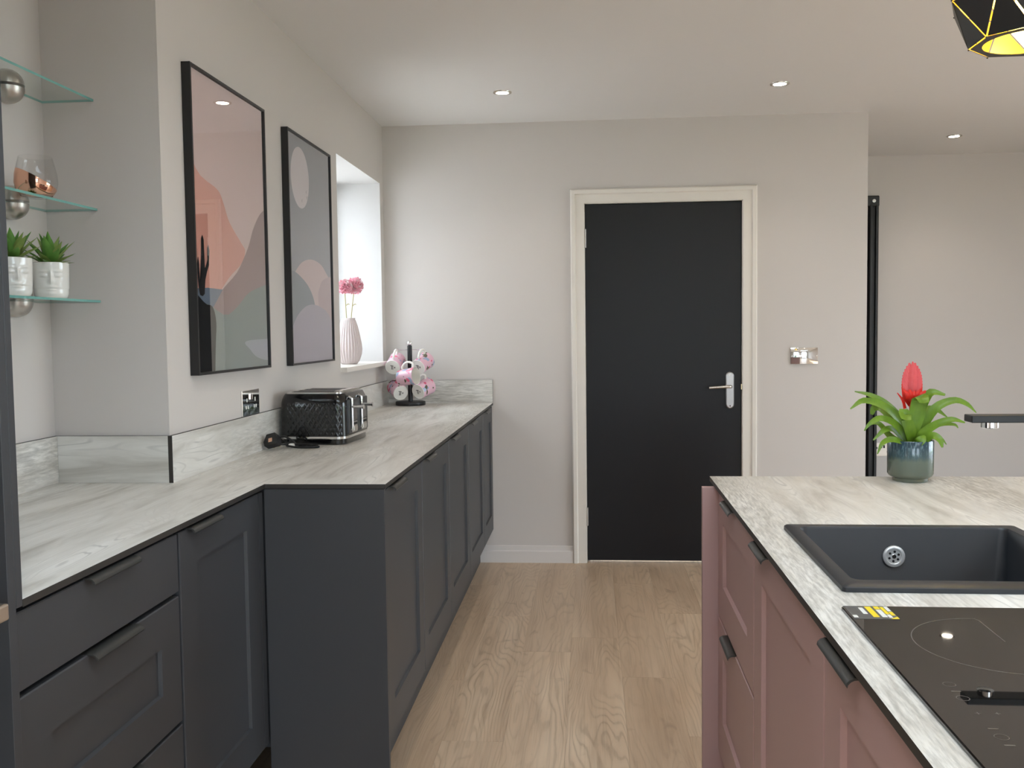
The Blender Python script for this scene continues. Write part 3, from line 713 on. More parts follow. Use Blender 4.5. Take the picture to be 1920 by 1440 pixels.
for k in range(9):
    f = k / 8; z = BP(0, 585 - f * 225)[2]
    for s in (-1, 1):
        hw = .0245 * (1 - .7 * f ** 3)
        obj('bract', leaf([(sx_, .001 - .004 * (k % 2), z - .012), (sx_ + s * hw * .55, -.006, z + .012), (sx_ + s * hw, -.003, z + .036)], [.014, .022, .004], 6, -.35, (0, -1, 0)), M_RED if k < 2 else M_BRACT, br, True)
for k in range(4):
    z = BP(0, 440 - k * 36)[2]
    obj('bract', leaf([(sx_, -.007, z - .02), (sx_ + .001 * (k % 2), -.010, z + .005), (sx_, -.006, z + .032)], [.014, .034 - .003 * k, .024 - .003 * k, .003], 8, -.4, (0, -1, 0)), M_BRACT, br, True)
for k in range(5):
    a = -.5 + .28 * k
    obj('bract', leaf([(sx_, -.008, BP(0, 590)[2]), (sx_ + .010 * a * 2.2, -.018, BP(0, 540)[2]), (sx_ + .024 * a * 2, -.016, BP(0, 488 - 12 * (k % 2))[2])], [.012, .020, .004], 6, -.3, (0, -1, 0)), M_RED, br, True)
obj('bract', leaf([BP(730, 660, 0), BP(705, 580, -.004), BP(650, 508, -.006)], [.008, .007, .002], 6, .2, (0, -1, 0)), M_RED, br, True)

# ================================================================== WALL FITTINGS
# framed prints
def poly_layer(pts, y0, y1, z0, z1, x):
    P = clip_poly(pts, y0, y1, z0, z1)
    bm = bmesh.new(); f = bm.faces.new([bm.verts.new((x, a, b)) for a, b in P])
    bmesh.ops.triangulate(bm, faces=[f]); return bm
def smooth(pts, n=5):
    P = spline([(a, b, 0) for a, b in pts], n * (len(pts) - 1)); return [(p.x, p.y) for p in P]
_pm = {}
def pmat(c):
    if c not in _pm: _pm[c] = mat('print_ink', S(*c), .75, spec=.1)
    return _pm[c]
def picture(label, y0, y1, z0, z1, bgc, layers, rz=0.0):
    t = thing('framed_print', label, 'picture', (XB, y0, z0), rz, 'framed desert prints on the left wall')
    D_, fw = .026, .0075
    w, h = y1 - y0, z1 - z0
    bm = bmesh.new()
    O = [(0, 0), (w, 0), (w, h), (0, h)]; I = [(fw, fw), (w - fw, fw), (w - fw, h - fw), (fw, h - fw)]
    rings = [[bm.verts.new((x, a, b)) for a, b in P] for x, P in ((.0006, O), (D_, O), (D_, I), (.012, I))]
    for A, B in zip(rings, rings[1:]):
        for i in range(4): bm.faces.new((A[i], A[(i + 1) % 4], B[(i + 1) % 4], B[i]))
    bm.faces.new(rings[0]); obj('frame', bm, M_BLACK, t)
    bm = bmesh.new(); box(bm, .008, .016, fw, w - fw, fw, h - fw); pr = obj('print', bm, pmat(bgc), t)
    for k, (nm, pts, c) in enumerate(layers):
        obj(nm, poly_layer([(a - y0, b - z0) for a, b in pts], fw, w - fw, fw, h - fw, .01615 + .00016 * k), pmat(c), pr)
    bm = bmesh.new(); box(bm, .0195, .0215, fw, w - fw, fw, h - fw); obj('glazing', bm, M_ARTGLASS, t)
    return t
def ell(cx, cy, rx, ry, n=40): return [(cx + rx * math.cos(2 * PI * k / n), cy + ry * math.sin(2 * PI * k / n)) for k in range(n)]
def bird(x, y, s=.011): return [(x - s, y + s * .5), (x - s * .4, y + s * .15), (x, y - s * .3), (x + s * .5, y + s * .5), (x + s, y + s * .7), (x + s * .3, y - s * .1), (x, y - s * .8), (x - s * .5, y - s * .1)]
A1 = [
 ('hill_shape', smooth([(2.5, 1.84), (2.558, 1.80), (2.587, 1.773), (2.648, 1.73), (2.768, 1.707), (2.811, 1.671), (2.854, 1.619), (2.949, 1.562), (2.976, 1.542), (2.944, 1.501), (2.841, 1.451), (2.772, 1.408)]) + [(2.5, 1.395)], (208, 152, 138)),
 ('hill_shape', smooth([(3.23, 1.717), (3.176, 1.702), (3.109, 1.67), (3.049, 1.617), (3.012, 1.567), (2.971, 1.526), (2.901, 1.469), (2.801, 1.42), (2.688, 1.361)]) + [(2.75, 1.28), (3.22, 1.35)], (150, 126, 124)),
 ('lake_shape', [(2.5, 1.407), (2.583, 1.406), (2.675, 1.412), (2.785, 1.411), (2.688, 1.34), (2.573, 1.30), (2.5, 1.32)], (104, 116, 132)),
 ('hill_shape', smooth([(3.23, 1.462), (3.16, 1.444), (3.0, 1.41), (2.903, 1.365), (2.803, 1.334), (2.688, 1.361), (2.605, 1.371)]) + [(2.58, 1.1), (3.23, 1.1)], (128, 138, 134)),
 ('hill_shape', smooth([(2.5, 1.43), (2.58, 1.4), (2.654, 1.366), (2.705, 1.357), (2.728, 1.312), (2.719, 1.242), (2.703, 1.1)]) + [(2.5, 1.1)], (24, 24, 26)),
 ('hill_shape', smooth([(3.218, 1.26), (2.962, 1.253), (2.996, 1.225), (3.049, 1.201), (3.128, 1.188), (3.218, 1.184)]), (160, 162, 170)),
 ('cactus_shape', [(2.619, 1.389), (2.636, 1.386), (2.651, 1.393), (2.659, 1.434), (2.673, 1.459), (2.687, 1.477), (2.693, 1.519), (2.686, 1.538), (2.678, 1.524), (2.677, 1.493), (2.662, 1.47), (2.655, 1.468), (2.655, 1.515), (2.655, 1.549), (2.647, 1.562), (2.638, 1.551), (2.634, 1.5), (2.632, 1.433), (2.631, 1.416), (2.621, 1.432), (2.619, 1.479), (2.613, 1.499), (2.605, 1.478), (2.607, 1.438), (2.611, 1.412)], (28, 28, 30)),
]
picture('tall black framed desert print with a cactus and pink hills, nearer the camera', 2.577, 3.163, 1.161, 2.031, (208, 184, 180), A1, -.011)   # hangs a touch proud at its far edge
A2 = [
 ('moon_shape', ell(3.594, 1.872, .115, .116), (206, 196, 198)),
 ('hill_shape', smooth([(3.40, 1.45), (3.505, 1.509), (3.598, 1.551), (3.725, 1.569), (3.858, 1.555), (3.943, 1.516), (4.113, 1.45)]) + [(4.1, 1.1), (3.4, 1.1)], (194, 168, 166)),
 ('hill_shape', smooth([(3.798, 1.44), (3.852, 1.486), (3.943, 1.509), (4.115, 1.525)]) + [(4.1, 1.2), (3.82, 1.2)], (176, 150, 152)),
 ('hill_shape', smooth([(3.407, 1.514), (3.463, 1.511), (3.534, 1.502), (3.652, 1.467), (3.728, 1.419), (3.765, 1.36)]) + [(3.58, 1.25), (3.397, 1.212)], (108, 118, 126)),
 ('hill_shape', smooth([(3.399, 1.247), (3.445, 1.291), (3.521, 1.344), (3.63, 1.381), (3.742, 1.39), (3.843, 1.38), (3.93, 1.36), (4.026, 1.306), (4.092, 1.259)]) + [(4.08, 1.1), (3.38, 1.1)], (156, 146, 160)),
] + [('bird_shape', bird(a, b), (120, 118, 124)) for a, b in ((3.667, 1.829), (3.674, 1.807), (3.608, 1.788), (3.745, 1.816), (3.691, 1.741))]
picture('tall black framed print with a pale moon over soft hills, beside the window', 3.424, 4.000, 1.156, 2.031, (134, 136, 142), A2)

# double socket above the splashback (left wall)
def socket(name, label, loc, rz, w, h, m, ins):
    t = thing(name, label, 'socket', loc, rz)
    obj('plate', bbox(0, w, -.006, -.0002, 0, h, .0012), m, t)
    for k, cx in enumerate((w * .26, w * .74)):
        s = 1
        obj('earth_hole', bbox(cx - .003, cx + .003, -.0068, -.0055, h * .53, h * .53 + .013, .0008), ins, t)
        for dx in (-.0115, .0055): obj('pin_hole', bbox(cx + dx, cx + dx + .0065, -.0068, -.0055, h * .27, h * .27 + .011, .0008), ins, t)
    return t
so = socket('wall_socket', 'chrome double socket on the left wall just above the splashback', (XB, 2.953, ZS + .0005), PI / 2, .155, .084, M_CHROME, M_WPLASTIC)
for dx in (-.012, .003):
    bm = bbox(0, .010, -.010, -.005, .052, .072, .001); obj('rocker', bm, M_CHROME, so, loc=(.0775 + dx, 0, 0), rot=(.0, 0, 0))
# chrome switch plate on far wall: slightly domed
t = thing('light_switch', 'polished chrome switch plate on the wall right of the black door', 'switch', (1.13, YW, 1.123), 0)
bm = bmesh.new(); nx, nz = 18, 12; G = []
for j in range(nz + 1):
    G.append([bm.verts.new((-.0705 + .141 * i / nx, -.0062 - .008 * (1 - (2 * i / nx - 1) ** 2) - .0035 * (1 - (2 * j / nz - 1) ** 2), -.043 + .086 * j / nz)) for i in range(nx + 1)])
for j in range(nz):
    for i in range(nx): bm.faces.new((G[j][i], G[j][i + 1], G[j + 1][i + 1], G[j + 1][i]))
box(bm, -.0705, .0705, -.0061, -.0003, -.043, .043)
obj('plate', bm, M_CHROME, t, True)
for k in (-1, 1):
    bm = cyl(.0022, 0, .001, 10); obj('screw', bm, M_STEEL, t, loc=(k * .064, -.0105, 0), rot=(PI / 2, 0, 0))
# socket on the passage wall
so = socket('wall_socket', 'small chrome double socket low on the passage wall behind the plant', (1.865, YB2, .405), 0, .155, .092, M_STEEL, M_DARK)
for dx in (-.014, .003): obj('rocker', bbox(.0775 + dx, .0775 + dx + .010, -.009, -.005, .054, .074, .001), M_DARK, so)

# vertical radiator on the passage wall
ra = thing('radiator', 'tall black vertical radiator partly hidden behind the wall corner', 'radiator', (1.885, YB2 - .02, .17))
for k in range(5):
    x = -.034 - k * .07
    pts = [(x + .030 * c[0], -.045 + c[1]) for c in ((-1, .02), (-1, -.012), (-.75, -.020), (-.42, -.020), (-.32, .0), (.32, .0), (.42, -.020), (.75, -.020), (1, -.012), (1, .02))]
    obj('column', prism(pts, .04, 1.90, 'z'), M_BLACK, ra)
for z0, z1 in ((1.885, 1.955), (0, .06)):
    obj('header', bbox(-.35, .0, -.062, -.018, z0, z1, .008, 3), M_BLACK, ra)
obj('bleed_valve', lathe([(.011, 0), (.011, .003), (.005, .004), (.005, .002)], 16, cap1=True), M_STEEL, ra, True, loc=(-.036, -.0625, 1.92), rot=(PI / 2, 0, 0))
for x in (-.30, -.06): obj('bracket', bbox(x, x + .03, -.02, .019, 1.5, 1.54), M_BLACK, ra)

# downlights
def downlight(x, y, label, lit=True):
    t = thing('downlight', label, 'light', (x, y, H), 0, 'recessed ceiling downlights')
    obj('bezel', lathe([(.044, -.0002), (.043, -.004), (.037, -.0055), (.030, -.004), (.029, .0)], 32, cap0=False), M_NICKEL, t, True)
    obj('lens', cyl(.0295, -.0035, -.001, 28), mat('downlight_lens', (1, .9, .74, 1), .4, emit=(1, .88, .70, 1), es=30), t)
    l = bpy.data.lights.new('downlight_beam', 'SPOT'); l.energy = DOWNLIGHT_W; l.spot_size = 2.2; l.spot_blend = .9; l.shadow_soft_size = .028; l.color = (1, .88, .74)
    o = bpy.data.objects.new('downlight_beam', l); C.objects.link(o); o.parent = t; o.location = (0, 0, -.012)
downlight(-.403, 4.484, 'lit round downlight in the ceiling above the charcoal cabinets near the far wall')
downlight(.873, 4.493, 'lit round downlight in the ceiling in front of the black door')
downlight(2.15, 5.86, 'lit round downlight in the ceiling of the side passage')
for x, y, w in ((2.15, 4.49, 'right of the passage mouth'), (-.403, 2.5, 'above the aisle by the framed prints'), (.873, 2.5, 'above the far end of the island'), (2.15, 2.5, 'right of the island'), (-.403, .5, 'beside the tall oven housing'), (.873, .5, 'beyond the near end of the island'), (2.15, .5, 'in the open room to the right')):  # unseen downlights, added to light the room
    downlight(x, y, 'unseen round downlight added for light, ' + w)

# pendant lamp: faceted black shade with bright seams and gold lining
LC = (.862, 1.955, 1.826)
pl = thing('pendant_lamp', 'faceted black pendant lamp with gold inside, top right corner', 'lamp', LC, 0)
NS = 8; ph0 = PI - PI / NS
RINGS = [(.112, 0, 0), (.153, .085, .5), (.150, .175, 0), (.085, .26, .5), (.022, .30, 0)]
def rv(i, k):
    r, z, o = RINGS[i]; a = ph0 + 2 * PI * (k + o) / NS; return Vector((r * math.cos(a), r * math.sin(a), z))
M_GOLD = mat('gold_lining', (0.98, 0.76, 0.20, 1), .3, 1.0); M_SHADE = mat('black_shade', S(34, 33, 33), .42)
def facet(A, B, Cc, inset=.0019, th=.0012):
    la, lb, lc = (B - Cc).length, (A - Cc).length, (A - B).length; per = la + lb + lc
    ctr = (A * la + B * lb + Cc * lc) / per; inr = (B - A).cross(Cc - A).length / per; sh = max(.2, (inr - inset) / inr); nrm = (B - A).cross(Cc - A).normalized()
    if nrm.dot(ctr - Vector((0, 0, .13))) < 0: nrm = -nrm
    bm = bmesh.new(); V = [ctr + (p - ctr) * sh for p in (A, B, Cc)]
    o_ = [bm.verts.new(p + nrm * th * .5) for p in V]; i_ = [bm.verts.new(p - nrm * th * .5) for p in V]
    bm.faces.new(o_); f = bm.faces.new(i_[::-1]); f.material_index = 1
    for k in range(3): bm.faces.new((o_[k], o_[(k + 1) % 3], i_[(k + 1) % 3], i_[k]))
    return bm
for i in range(len(RINGS) - 1):
    for k in range(NS):
        if RINGS[i + 1][2] > RINGS[i][2]: tr = ((rv(i, k), rv(i, k + 1), rv(i + 1, k)), (rv(i + 1, k), rv(i + 1, k + 1), rv(i, k + 1)))
        else: tr = ((rv(i, k), rv(i, k + 1), rv(i + 1, k + 1)), (rv(i + 1, k), rv(i + 1, k + 1), rv(i, k)))
        for A, B, Cc in tr:
            me = facet(A, B, Cc); obj('facet', me, [M_SHADE, M_GOLD], pl)
# slim tabs that join the facets at their corners
bm = bmesh.new()
for i in range(len(RINGS)):
    for k in range(NS): bmesh.ops.create_icosphere(bm, subdivisions=1, radius=.0022, matrix=Matrix.Translation(rv(i, k)))
obj('corner_joint', bm, M_SHADE, pl)
bm = bmesh.new(); out_ = [rv(0, k) for k in range(NS)]; n = 48
O = []
for k in range(n):
    a = ph0 + 2 * PI * k / n; d = Vector((math.cos(a), math.sin(a), 0)); f = (k / n * NS) % 1
    rr = .112 * math.cos(PI / NS) / math.cos((f - .5) * 2 * PI / NS); O.append((d * (rr - .003), d * .088))
V = [[bm.verts.new(p + Vector((0, 0, z))) for p in q] for z, q in ((.0005, [x[0] for x in O]), (.0005, [x[1] for x in O]), (.002, [x[1] for x in O]), (.002, [x[0] for x in O]))]
for A, B in ((V[0], V[1]), (V[1], V[2]), (V[2], V[3]), (V[3], V[0])):
    for k in range(n): bm.faces.new((A[k], A[(k + 1) % n], B[(k + 1) % n], B[k]))
obj('bottom_ring', bm, M_SHADE, pl)
obj('lamp_holder', cyl(.02, .24, .31, 20), M_BLACK, pl, True)
obj('bulb', lathe([(.012, .235), (.014, .22), (.03, .19), (.034, .165), (.028, .14), (.012, .128), (.002, .126)], 24, cap1=True), mat('bulb_glow', (1, .9, .7, 1), .4, emit=(1, .86, .60, 1), es=42), pl, True)
obj('flex', tube([(0, 0, .30), (0, 0, H - LC[2] - .01)], .0035, 8), M_BLACK, pl)
obj('ceiling_rose', lathe([(.05, H - LC[2] - .0003), (.05, H - LC[2] - .018), (.042, H - LC[2] - .022), (.004, H - LC[2] - .022)], 28, cap0=False), M_BLACK, pl, True)

# ================================================================== GLASS SHELVES AND WHAT STANDS ON THEM
SHZ = [1.899, 1.6135, 1.371]
SX1 = -1.301
pos = ['topmost', 'middle', 'lowest']
hold = ['carrying nothing', 'carrying the copper-dipped tumbler', 'carrying the white face planters']
for k, z in enumerate(SHZ):
    t = thing('glass_shelf', '%s glass shelf in the alcove, %s' % (pos[k], hold[k]), 'shelf', (XA, YR, z), 0, 'glass shelves in the alcove')
    bm = bmesh.new(); box(bm, .001, SX1 - XA, -.60, -.001, -.006, 0)
    o = obj('pane', bm, [M_SHELF, M_SHELFEDGE], t)
    for p in o.data.polygons: p.material_index = 0 if abs(p.normal.z) > .5 else 1
    for y in (-.165, -.50):
        for sgn, z0 in ((1, .0004), (-1, -.0064)):
            prof = [(.039 * math.cos(a), sgn * .039 * math.sin(a)) for a in [PI / 2 * q / 8 for q in range(9)]]
            bm = lathe([(max(r, .0006), zz) for r, zz in prof], 32, cap0=True, cap1=True)
            bmesh.ops.bisect_plane(bm, geom=bm.verts[:] + bm.edges[:] + bm.faces[:], plane_co=(-.0095, 0, 0), plane_no=(-1, 0, 0), clear_outer=True)
            obj('clamp', bm, M_CLAMP, t, True, loc=(.010, y, z0), label='satin nickel half-dome shelf clamp')
# copper dipped tumbler
def copperglass():
    m = glass('copper_dipped_glass', (.98, .98, .98, 1), boost=.8); nt = m.node_tree; out = nt.nodes['Material Output']
    clear = out.inputs[0].links[0].from_socket
    g = nd(m, 'ShaderNodeBsdfPrincipled'); g.inputs['Base Color'].default_value = (.86, .50, .36, 1); g.inputs['Metallic'].default_value = 1; g.inputs['Roughness'].default_value = .09
    tc = nd(m, 'ShaderNodeTexCoord').outputs['Object']; sx = nd(m, 'ShaderNodeSeparateXYZ'); ln(m, tc, sx.inputs[0])
    v = mth(m, 'ADD', sx.outputs[2], mth(m, 'ADD', mth(m, 'MULTIPLY', sx.outputs[0], .46), mth(m, 'MULTIPLY', sx.outputs[1], .30)))
    lt = mth(m, 'LESS_THAN', v, .046); gt = mth(m, 'GREATER_THAN', sx.outputs[2], .006)
    mx = nd(m, 'ShaderNodeMixShader'); ln(m, mth(m, 'MULTIPLY', lt, gt), mx.inputs[0]); ln(m, clear, mx.inputs[1]); ln(m, g.outputs[0], mx.inputs[2]); ln(m, mx.outputs[0], out.inputs[0])
    return m
tg = obj('tumbler', lathe([(.024, .0), (.035, .004), (.045, .018), (.0495, .036), (.048, .058), (.043, .080), (.038, .100), (.0368, .1005), (.0366, .0995), (.0418, .080), (.0466, .058), (.048, .036), (.0435, .019), (.034, .0065), (.001, .005)], 48), copperglass(), None, True, loc=(-1.346, 2.230, SHZ[1] + .0004))
tag(tg, 'stemless tumbler dipped in copper at a slant, on the middle glass shelf', 'glass')
# face planters with succulents
M_SUC = leafmat('succulent_leaf', S(42, 96, 30), S(112, 158, 72), .45); M_SUC2 = leafmat('succulent_tip', S(70, 110, 40), S(134, 150, 80), .45)
def face_pot_mesh(turn):
    seg, rows = 72, 40; bm = bmesh.new(); R = []
    hgt = .083
    def bumpf(a, z):
        # face relief: brow, two closed eyes, nose, lips, chin
        u = math.atan2(math.sin(a - turn), math.cos(a - turn)) * .040; v = z
        g = lambda cx, cz, sx, sz, h: h * math.exp(-((u - cx) / sx) ** 2 - ((v - cz) / sz) ** 2)
        d = g(0, .050, .0035, .016, .0052) + g(0, .040, .006, .006, .0042)
        d += g(0, .0265, .010, .0026, .0036) + g(0, .0205, .008, .0028, .0036) - g(0, .0236, .010, .0012, .0018)
        for s in (-1, 1):
            d += g(s * .015, .0525, .0075, .0035, .003) - g(s * .015, .0485, .008, .0014, .0022) + g(s * .0155, .0625, .009, .0022, .0026) - g(s * .007, .055, .004, .006, .0016) + g(s * .018, .034, .008, .008, .0014)
        d += g(0, .012, .009, .004, .002)
        return d
    for j in range(rows + 1):
        f = j / rows; z = hgt * f
        r = .0345 * min(1.0, math.sqrt(max(0, 1 - (1 - min(1, f / .28)) ** 2)) * .22 + .80) if f < .28 else .0345 * (1.02 + .06 * (f - .28))
        r *= 1.08
        R.append([bm.verts.new(((r + bumpf(2 * PI * k / seg, z)) * math.cos(2 * PI * k / seg), (r + bumpf(2 * PI * k / seg, z)) * math.sin(2 * PI * k / seg), z)) for k in range(seg)])
    ro = .0375
    for r, z in ((ro, hgt + .0012), (ro - .002, hgt + .001), (ro - .004, hgt - .003), (ro - .005, .066)):
        R.append([bm.verts.new((r * math.cos(2 * PI * k / seg), r * math.sin(2 * PI * k / seg), z)) for k in range(seg)])
    for A, B in zip(R, R[1:]):
        for k in range(seg): bm.faces.new((A[k], A[(k + 1) % seg], B[(k + 1) % seg], B[k]))
    bm.faces.new(R[0][::-1]); bm.faces.new(R[-1])
    return bm
def succulent(label, loc, turn, seed):
    rnd = random.Random(seed)
    t = thing('potted_succulent', label, 'plant', loc, 0, 'white face planters on the lowest shelf')
    t.scale = (1.1, 1.1, 1.1)
    obj('pot', face_pot_mesh(turn), M_WGLAZE, t, True, label='glossy white pot with a moulded face')
    for ring, (n, tilt, L, w) in enumerate(((6, .2, .078, .026), (7, .55, .076, .024), (8, .95, .064, .020), (7, 1.3, .054, .015))):
        for k in range(n):
            a = 2 * PI * (k + .5 * (ring % 2)) / n + rnd.uniform(-.15, .15); tl = tilt + rnd.uniform(-.1, .1); l = L * rnd.uniform(.85, 1.1)
            d = Vector((math.cos(a), math.sin(a), 0)); p0 = d * .006 + Vector((0, 0, .074))
            p1 = p0 + (d * math.sin(tl) + Vector((0, 0, math.cos(tl)))) * l * .5
            t2 = tl + .12; p2 = p1 + (d * math.sin(t2) + Vector((0, 0, math.cos(t2)))) * l * .5
            obj('leaf', leaf([p0, p1, p2], [w * .7, w, w * .75, .001], 8, .35, -d + Vector((0, 0, .35 + tilt))), M_SUC if k % 3 else M_SUC2, t, True)
    return t
succulent('succulent in a white face planter, the one in full view on the lowest shelf', (-1.372, 2.322, SHZ[2] + .0004), -1.05, 3)
succulent('succulent in a white face planter half hidden behind the oven housing', (-1.365, 2.150, SHZ[2] + .0004), -.75, 8)

# ================================================================== TOASTER
tz = thing('toaster', 'black four-slot toaster with textured sides and chrome trim on the worktop', 'toaster', (-.972, 3.39, ZT), math.radians(-3.5))
TW, TD, THh = .122, .148, .184
def tsec(z):
    if z < .03: return .955
    f = (z - .03) / (THh - .03); return 1.0 - .015 * f - .10 * max(0, (f - .72) / .28) ** 2
def toaster_mat():
    m = mat('toaster_black', S(12, 12, 13), .16, spec=.5, coat=.3)
    tc = nd(m, 'ShaderNodeTexCoord').outputs['Object']; sx = nd(m, 'ShaderNodeSeparateXYZ'); ln(m, tc, sx.inputs[0])
    h = mth(m, 'ADD', sx.outputs[0], sx.outputs[1])
    k = PI / .020; kz = PI / .030
    s1 = mth(m, 'SINE', mth(m, 'ADD', mth(m, 'MULTIPLY', h, k), mth(m, 'MULTIPLY', sx.outputs[2], kz))); s2 = mth(m, 'SINE', mth(m, 'SUBTRACT', mth(m, 'MULTIPLY', h, k), mth(m, 'MULTIPLY', sx.outputs[2], kz)))
    mask = mth(m, 'MULTIPLY', mth(m, 'LESS_THAN', sx.outputs[2], .148), mth(m, 'GREATER_THAN', sx.outputs[2], .034))
    mask = mth(m, 'MULTIPLY', mask, mth(m, 'LESS_THAN', sx.outputs[0], TW - .012))
    bump(m, mth(m, 'MULTIPLY', mth(m, 'MAXIMUM', mth(m, 'ABSOLUTE', s1), mth(m, 'ABSOLUTE', s2)), mask), 1.0, .0018)
    return m
def loft(zs, fun, cap0=True, cap1=True, n=6):
    bm = bmesh.new(); R = []
    for z in zs:
        w, d, r = fun(z); R.append([bm.verts.new((a, b, z)) for a, b in rrect(-w, w, -d, d, r, n)])
    for A, B in zip(R, R[1:]):
        q = len(A)
        for i in range(q): bm.faces.new((A[i], A[(i + 1) % q], B[(i + 1) % q], B[i]))
    if cap0: bm.faces.new(R[0][::-1])
    if cap1: bm.faces.new(R[-1])
    return bm
obj('body', loft([.030 + (THh - .034) * i / 20 for i in range(21)], lambda z: (TW * tsec(z), TD * tsec(z), .034)), toaster_mat(), tz, True)
obj('base', loft([0, .004, .016, .021], lambda z: (TW * (.93 if z < .003 else .965), TD * (.93 if z < .003 else .965), .036)), M_BLACKGLOSS, tz, True)
obj('chrome_band', loft([.0195, .0215, .030, .0325], lambda z: (TW * (.985 if .021 < z < .031 else .965) + .002, TD * (.985 if .021 < z < .031 else .965) + .002, .036)), M_CHROME, tz, True)
tt = obj('top_plate', loft([THh - .006, THh - .001, THh + .001], lambda z: (TW * .84, TD * (.84 if z < THh else .83), .022)), M_STEEL, tz, True)
for k in range(4):
    y = -.093 + k * .062; obj('slot', bbox(-.085, .070, y - .013, y + .013, THh + .0006, THh + .0018, .0005), M_DARK, tt)
obj('slot_rim', bbox(.074, .098, -.112, .112, THh - .001, THh + .006, .003), M_STEEL, tt)
fp = obj('front_plate', bbox(TW - .006, TW + .004, -.115, .115, .036, .158, .004), mat('graphite_plate', S(44, 45, 47), .3, .3), tz)
for s in (-1, 1):
    cy = s * .056
    cp = obj('control_panel', bbox(TW + .003, TW + .0065, cy - .020, cy + .036, .038, .076, .002), M_STEEL, tz)
    obj('display', bbox(TW + .006, TW + .0075, cy - .014, cy + .030, .082, .124, .001), M_BLACKGLOSS, cp)
    for j in range(3): obj('button', bbox(TW + .006, TW + .009, cy - .012 + .0145 * j, cy - .002 + .0145 * j, .064, .073, .001), M_BLACK, cp)
    obj('dial', bbox(TW + .006, TW + .010, cy - .012, cy + .028, .042, .060, .002), M_STEEL, cp)
    lv = obj('lever', tube(spline([(TW + .004, cy - .030, .05), (TW + .008, cy - .030, .06), (TW + .008, cy - .030, .150), (TW + .006, cy - .030, .160), (TW - .004, cy - .030, .166)], 16), .0048, 10), M_CHROME, tz, True)
    obj('knob', tube([(TW + .008, cy - .030, .131), (TW + .044, cy - .030, .131), (TW + .052, cy - .030, .131)], [.005, .006, .0085], 12), M_CHROME, lv, True)
# cable with three-pin plug lying in front
def tw(x, y, z=0):   # world on worktop -> toaster local
    v = Vector((x + .972, y - 3.39, 0)); v.rotate(Matrix.Rotation(math.radians(3.5), 3, 'Z')); return (v.x, v.y, z)
cb = [tw(-1.082, 3.245, .012), tw(-1.088, 3.215, .030), tw(-1.06, 3.195, .036), tw(-1.03, 3.19, .02), tw(-1.01, 3.185, .006), tw(-.955, 3.16, .004), tw(-.935, 3.172, .004), tw(-.965, 3.188, .004), tw(-1.03, 3.18, .007), tw(-1.045, 3.165, .008), tw(-1.0, 3.15, .0045), tw(-.95, 3.15, .005), tw(-.938, 3.162, .010), tw(-.975, 3.172, .012), tw(-1.04, 3.178, .012), tw(-1.078, 3.165, .014), tw(-1.088, 3.15, .018)]
co = obj('cable', tube(spline(cb, 120), .0036, 8), M_BLACK, tz, True)
obj('cable_tie', bbox(-.004, .014, -.010, .010, 0, .014, .003), M_WPLASTIC, co, loc=tw(-1.035, 3.172, .001))
pg = obj('plug', prism([(-.023, -.02), (.023, -.02), (.027, -.004), (.016, .022), (-.016, .022), (-.027, -.004)], 0, .026, 'z'), M_BLACK, co, loc=tw(-1.073, 3.122, .026), rot=(math.radians(62), math.radians(-14), math.radians(-6)), label='black three-pin plug')
obj('fuse_label', bbox(-.008, .006, -.009, .005, .0258, .0264), mat('plug_label', S(206, 160, 132), .5), pg)
for x, y in ((-.011, -.011), (.011, -.011), (0, .012)): obj('pin', bbox(x - .003, x + .003, y - .002, y + .002, -.017, 0), mat('pin_brass', (.72, .6, .38, 1), .3, 1), pg)

# ================================================================== MUG TREE AND MUGS
MT = Vector((-.968, 5.018, ZT))
mt = thing('mug_tree', 'black mug tree with a chrome ball top in the far corner of the worktop', 'mug tree', MT)
obj('base', lathe([(.0, 0), (.078, 0), (.080, .003), (.080, .017), (.078, .02), (.0, .02)], 48, cap0=False), M_BLACK, mt, True)
obj('post', cyl(.0125, .019, .320, 24), M_BLACK, mt, True)
obj('finial', lathe([(.004, .318)] + [(.0145 * math.cos(a), .333 + .0145 * math.sin(a)) for a in [-1.2 + 2.7 * q / 10 for q in range(11)]], 24, cap1=True), M_CHROME, mt, True)
for a, z, L in ((PI, .298, .055), (0, .298, .055), (-1.38, .235, .135), (PI * 1.08, .178, .055), (-.12, .178, .055), (1.4, .22, .055)):
    d = Vector((math.cos(a), math.sin(a), 0)); p = Vector((0, 0, z))
    obj('arm', tube([p, p + d * L, p + d * (L + .02) + Vector((0, 0, .006))], .0026, 8), M_CHROME, mt, True)
def mugmat():
    m = mat('mug_print', (1, 1, 1, 1), .2, coat=.4)
    tc = nd(m, 'ShaderNodeTexCoord').outputs['Object']; rnd = nd(m, 'ShaderNodeObjectInfo').outputs['Random']
    v = nd(m, 'ShaderNodeVectorMath', operation='ADD'); ln(m, tc, v.inputs[0]); ln(m, rnd, v.inputs[1])
    n1 = noise(m, v.outputs[0], 24, 1, .4); n2 = noise(m, mapping(m, v.outputs[0], (1, 1, 1), (5, 2, 9)), 26, 1, .4); n3 = noise(m, mapping(m, v.outputs[0], (1, 1, 1), (1, 7, 3)), 34, 1, .4)
    c = mixc(m, ramp(m, [(.60, (0, 0, 0, 1)), (.62, (1, 1, 1, 1))], n1.outputs[0]).outputs[0], S(228, 184, 200), S(160, 176, 204))
    c = mixc(m, ramp(m, [(.62, (0, 0, 0, 1)), (.64, (1, 1, 1, 1))], n2.outputs[0]).outputs[0], c, S(222, 104, 134))
    c = mixc(m, ramp(m, [(.66, (0, 0, 0, 1)), (.68, (1, 1, 1, 1))], n3.outputs[0]).outputs[0], c, S(96, 92, 74))
    ln(m, c, bsdf(m).inputs['Base Color']); return m
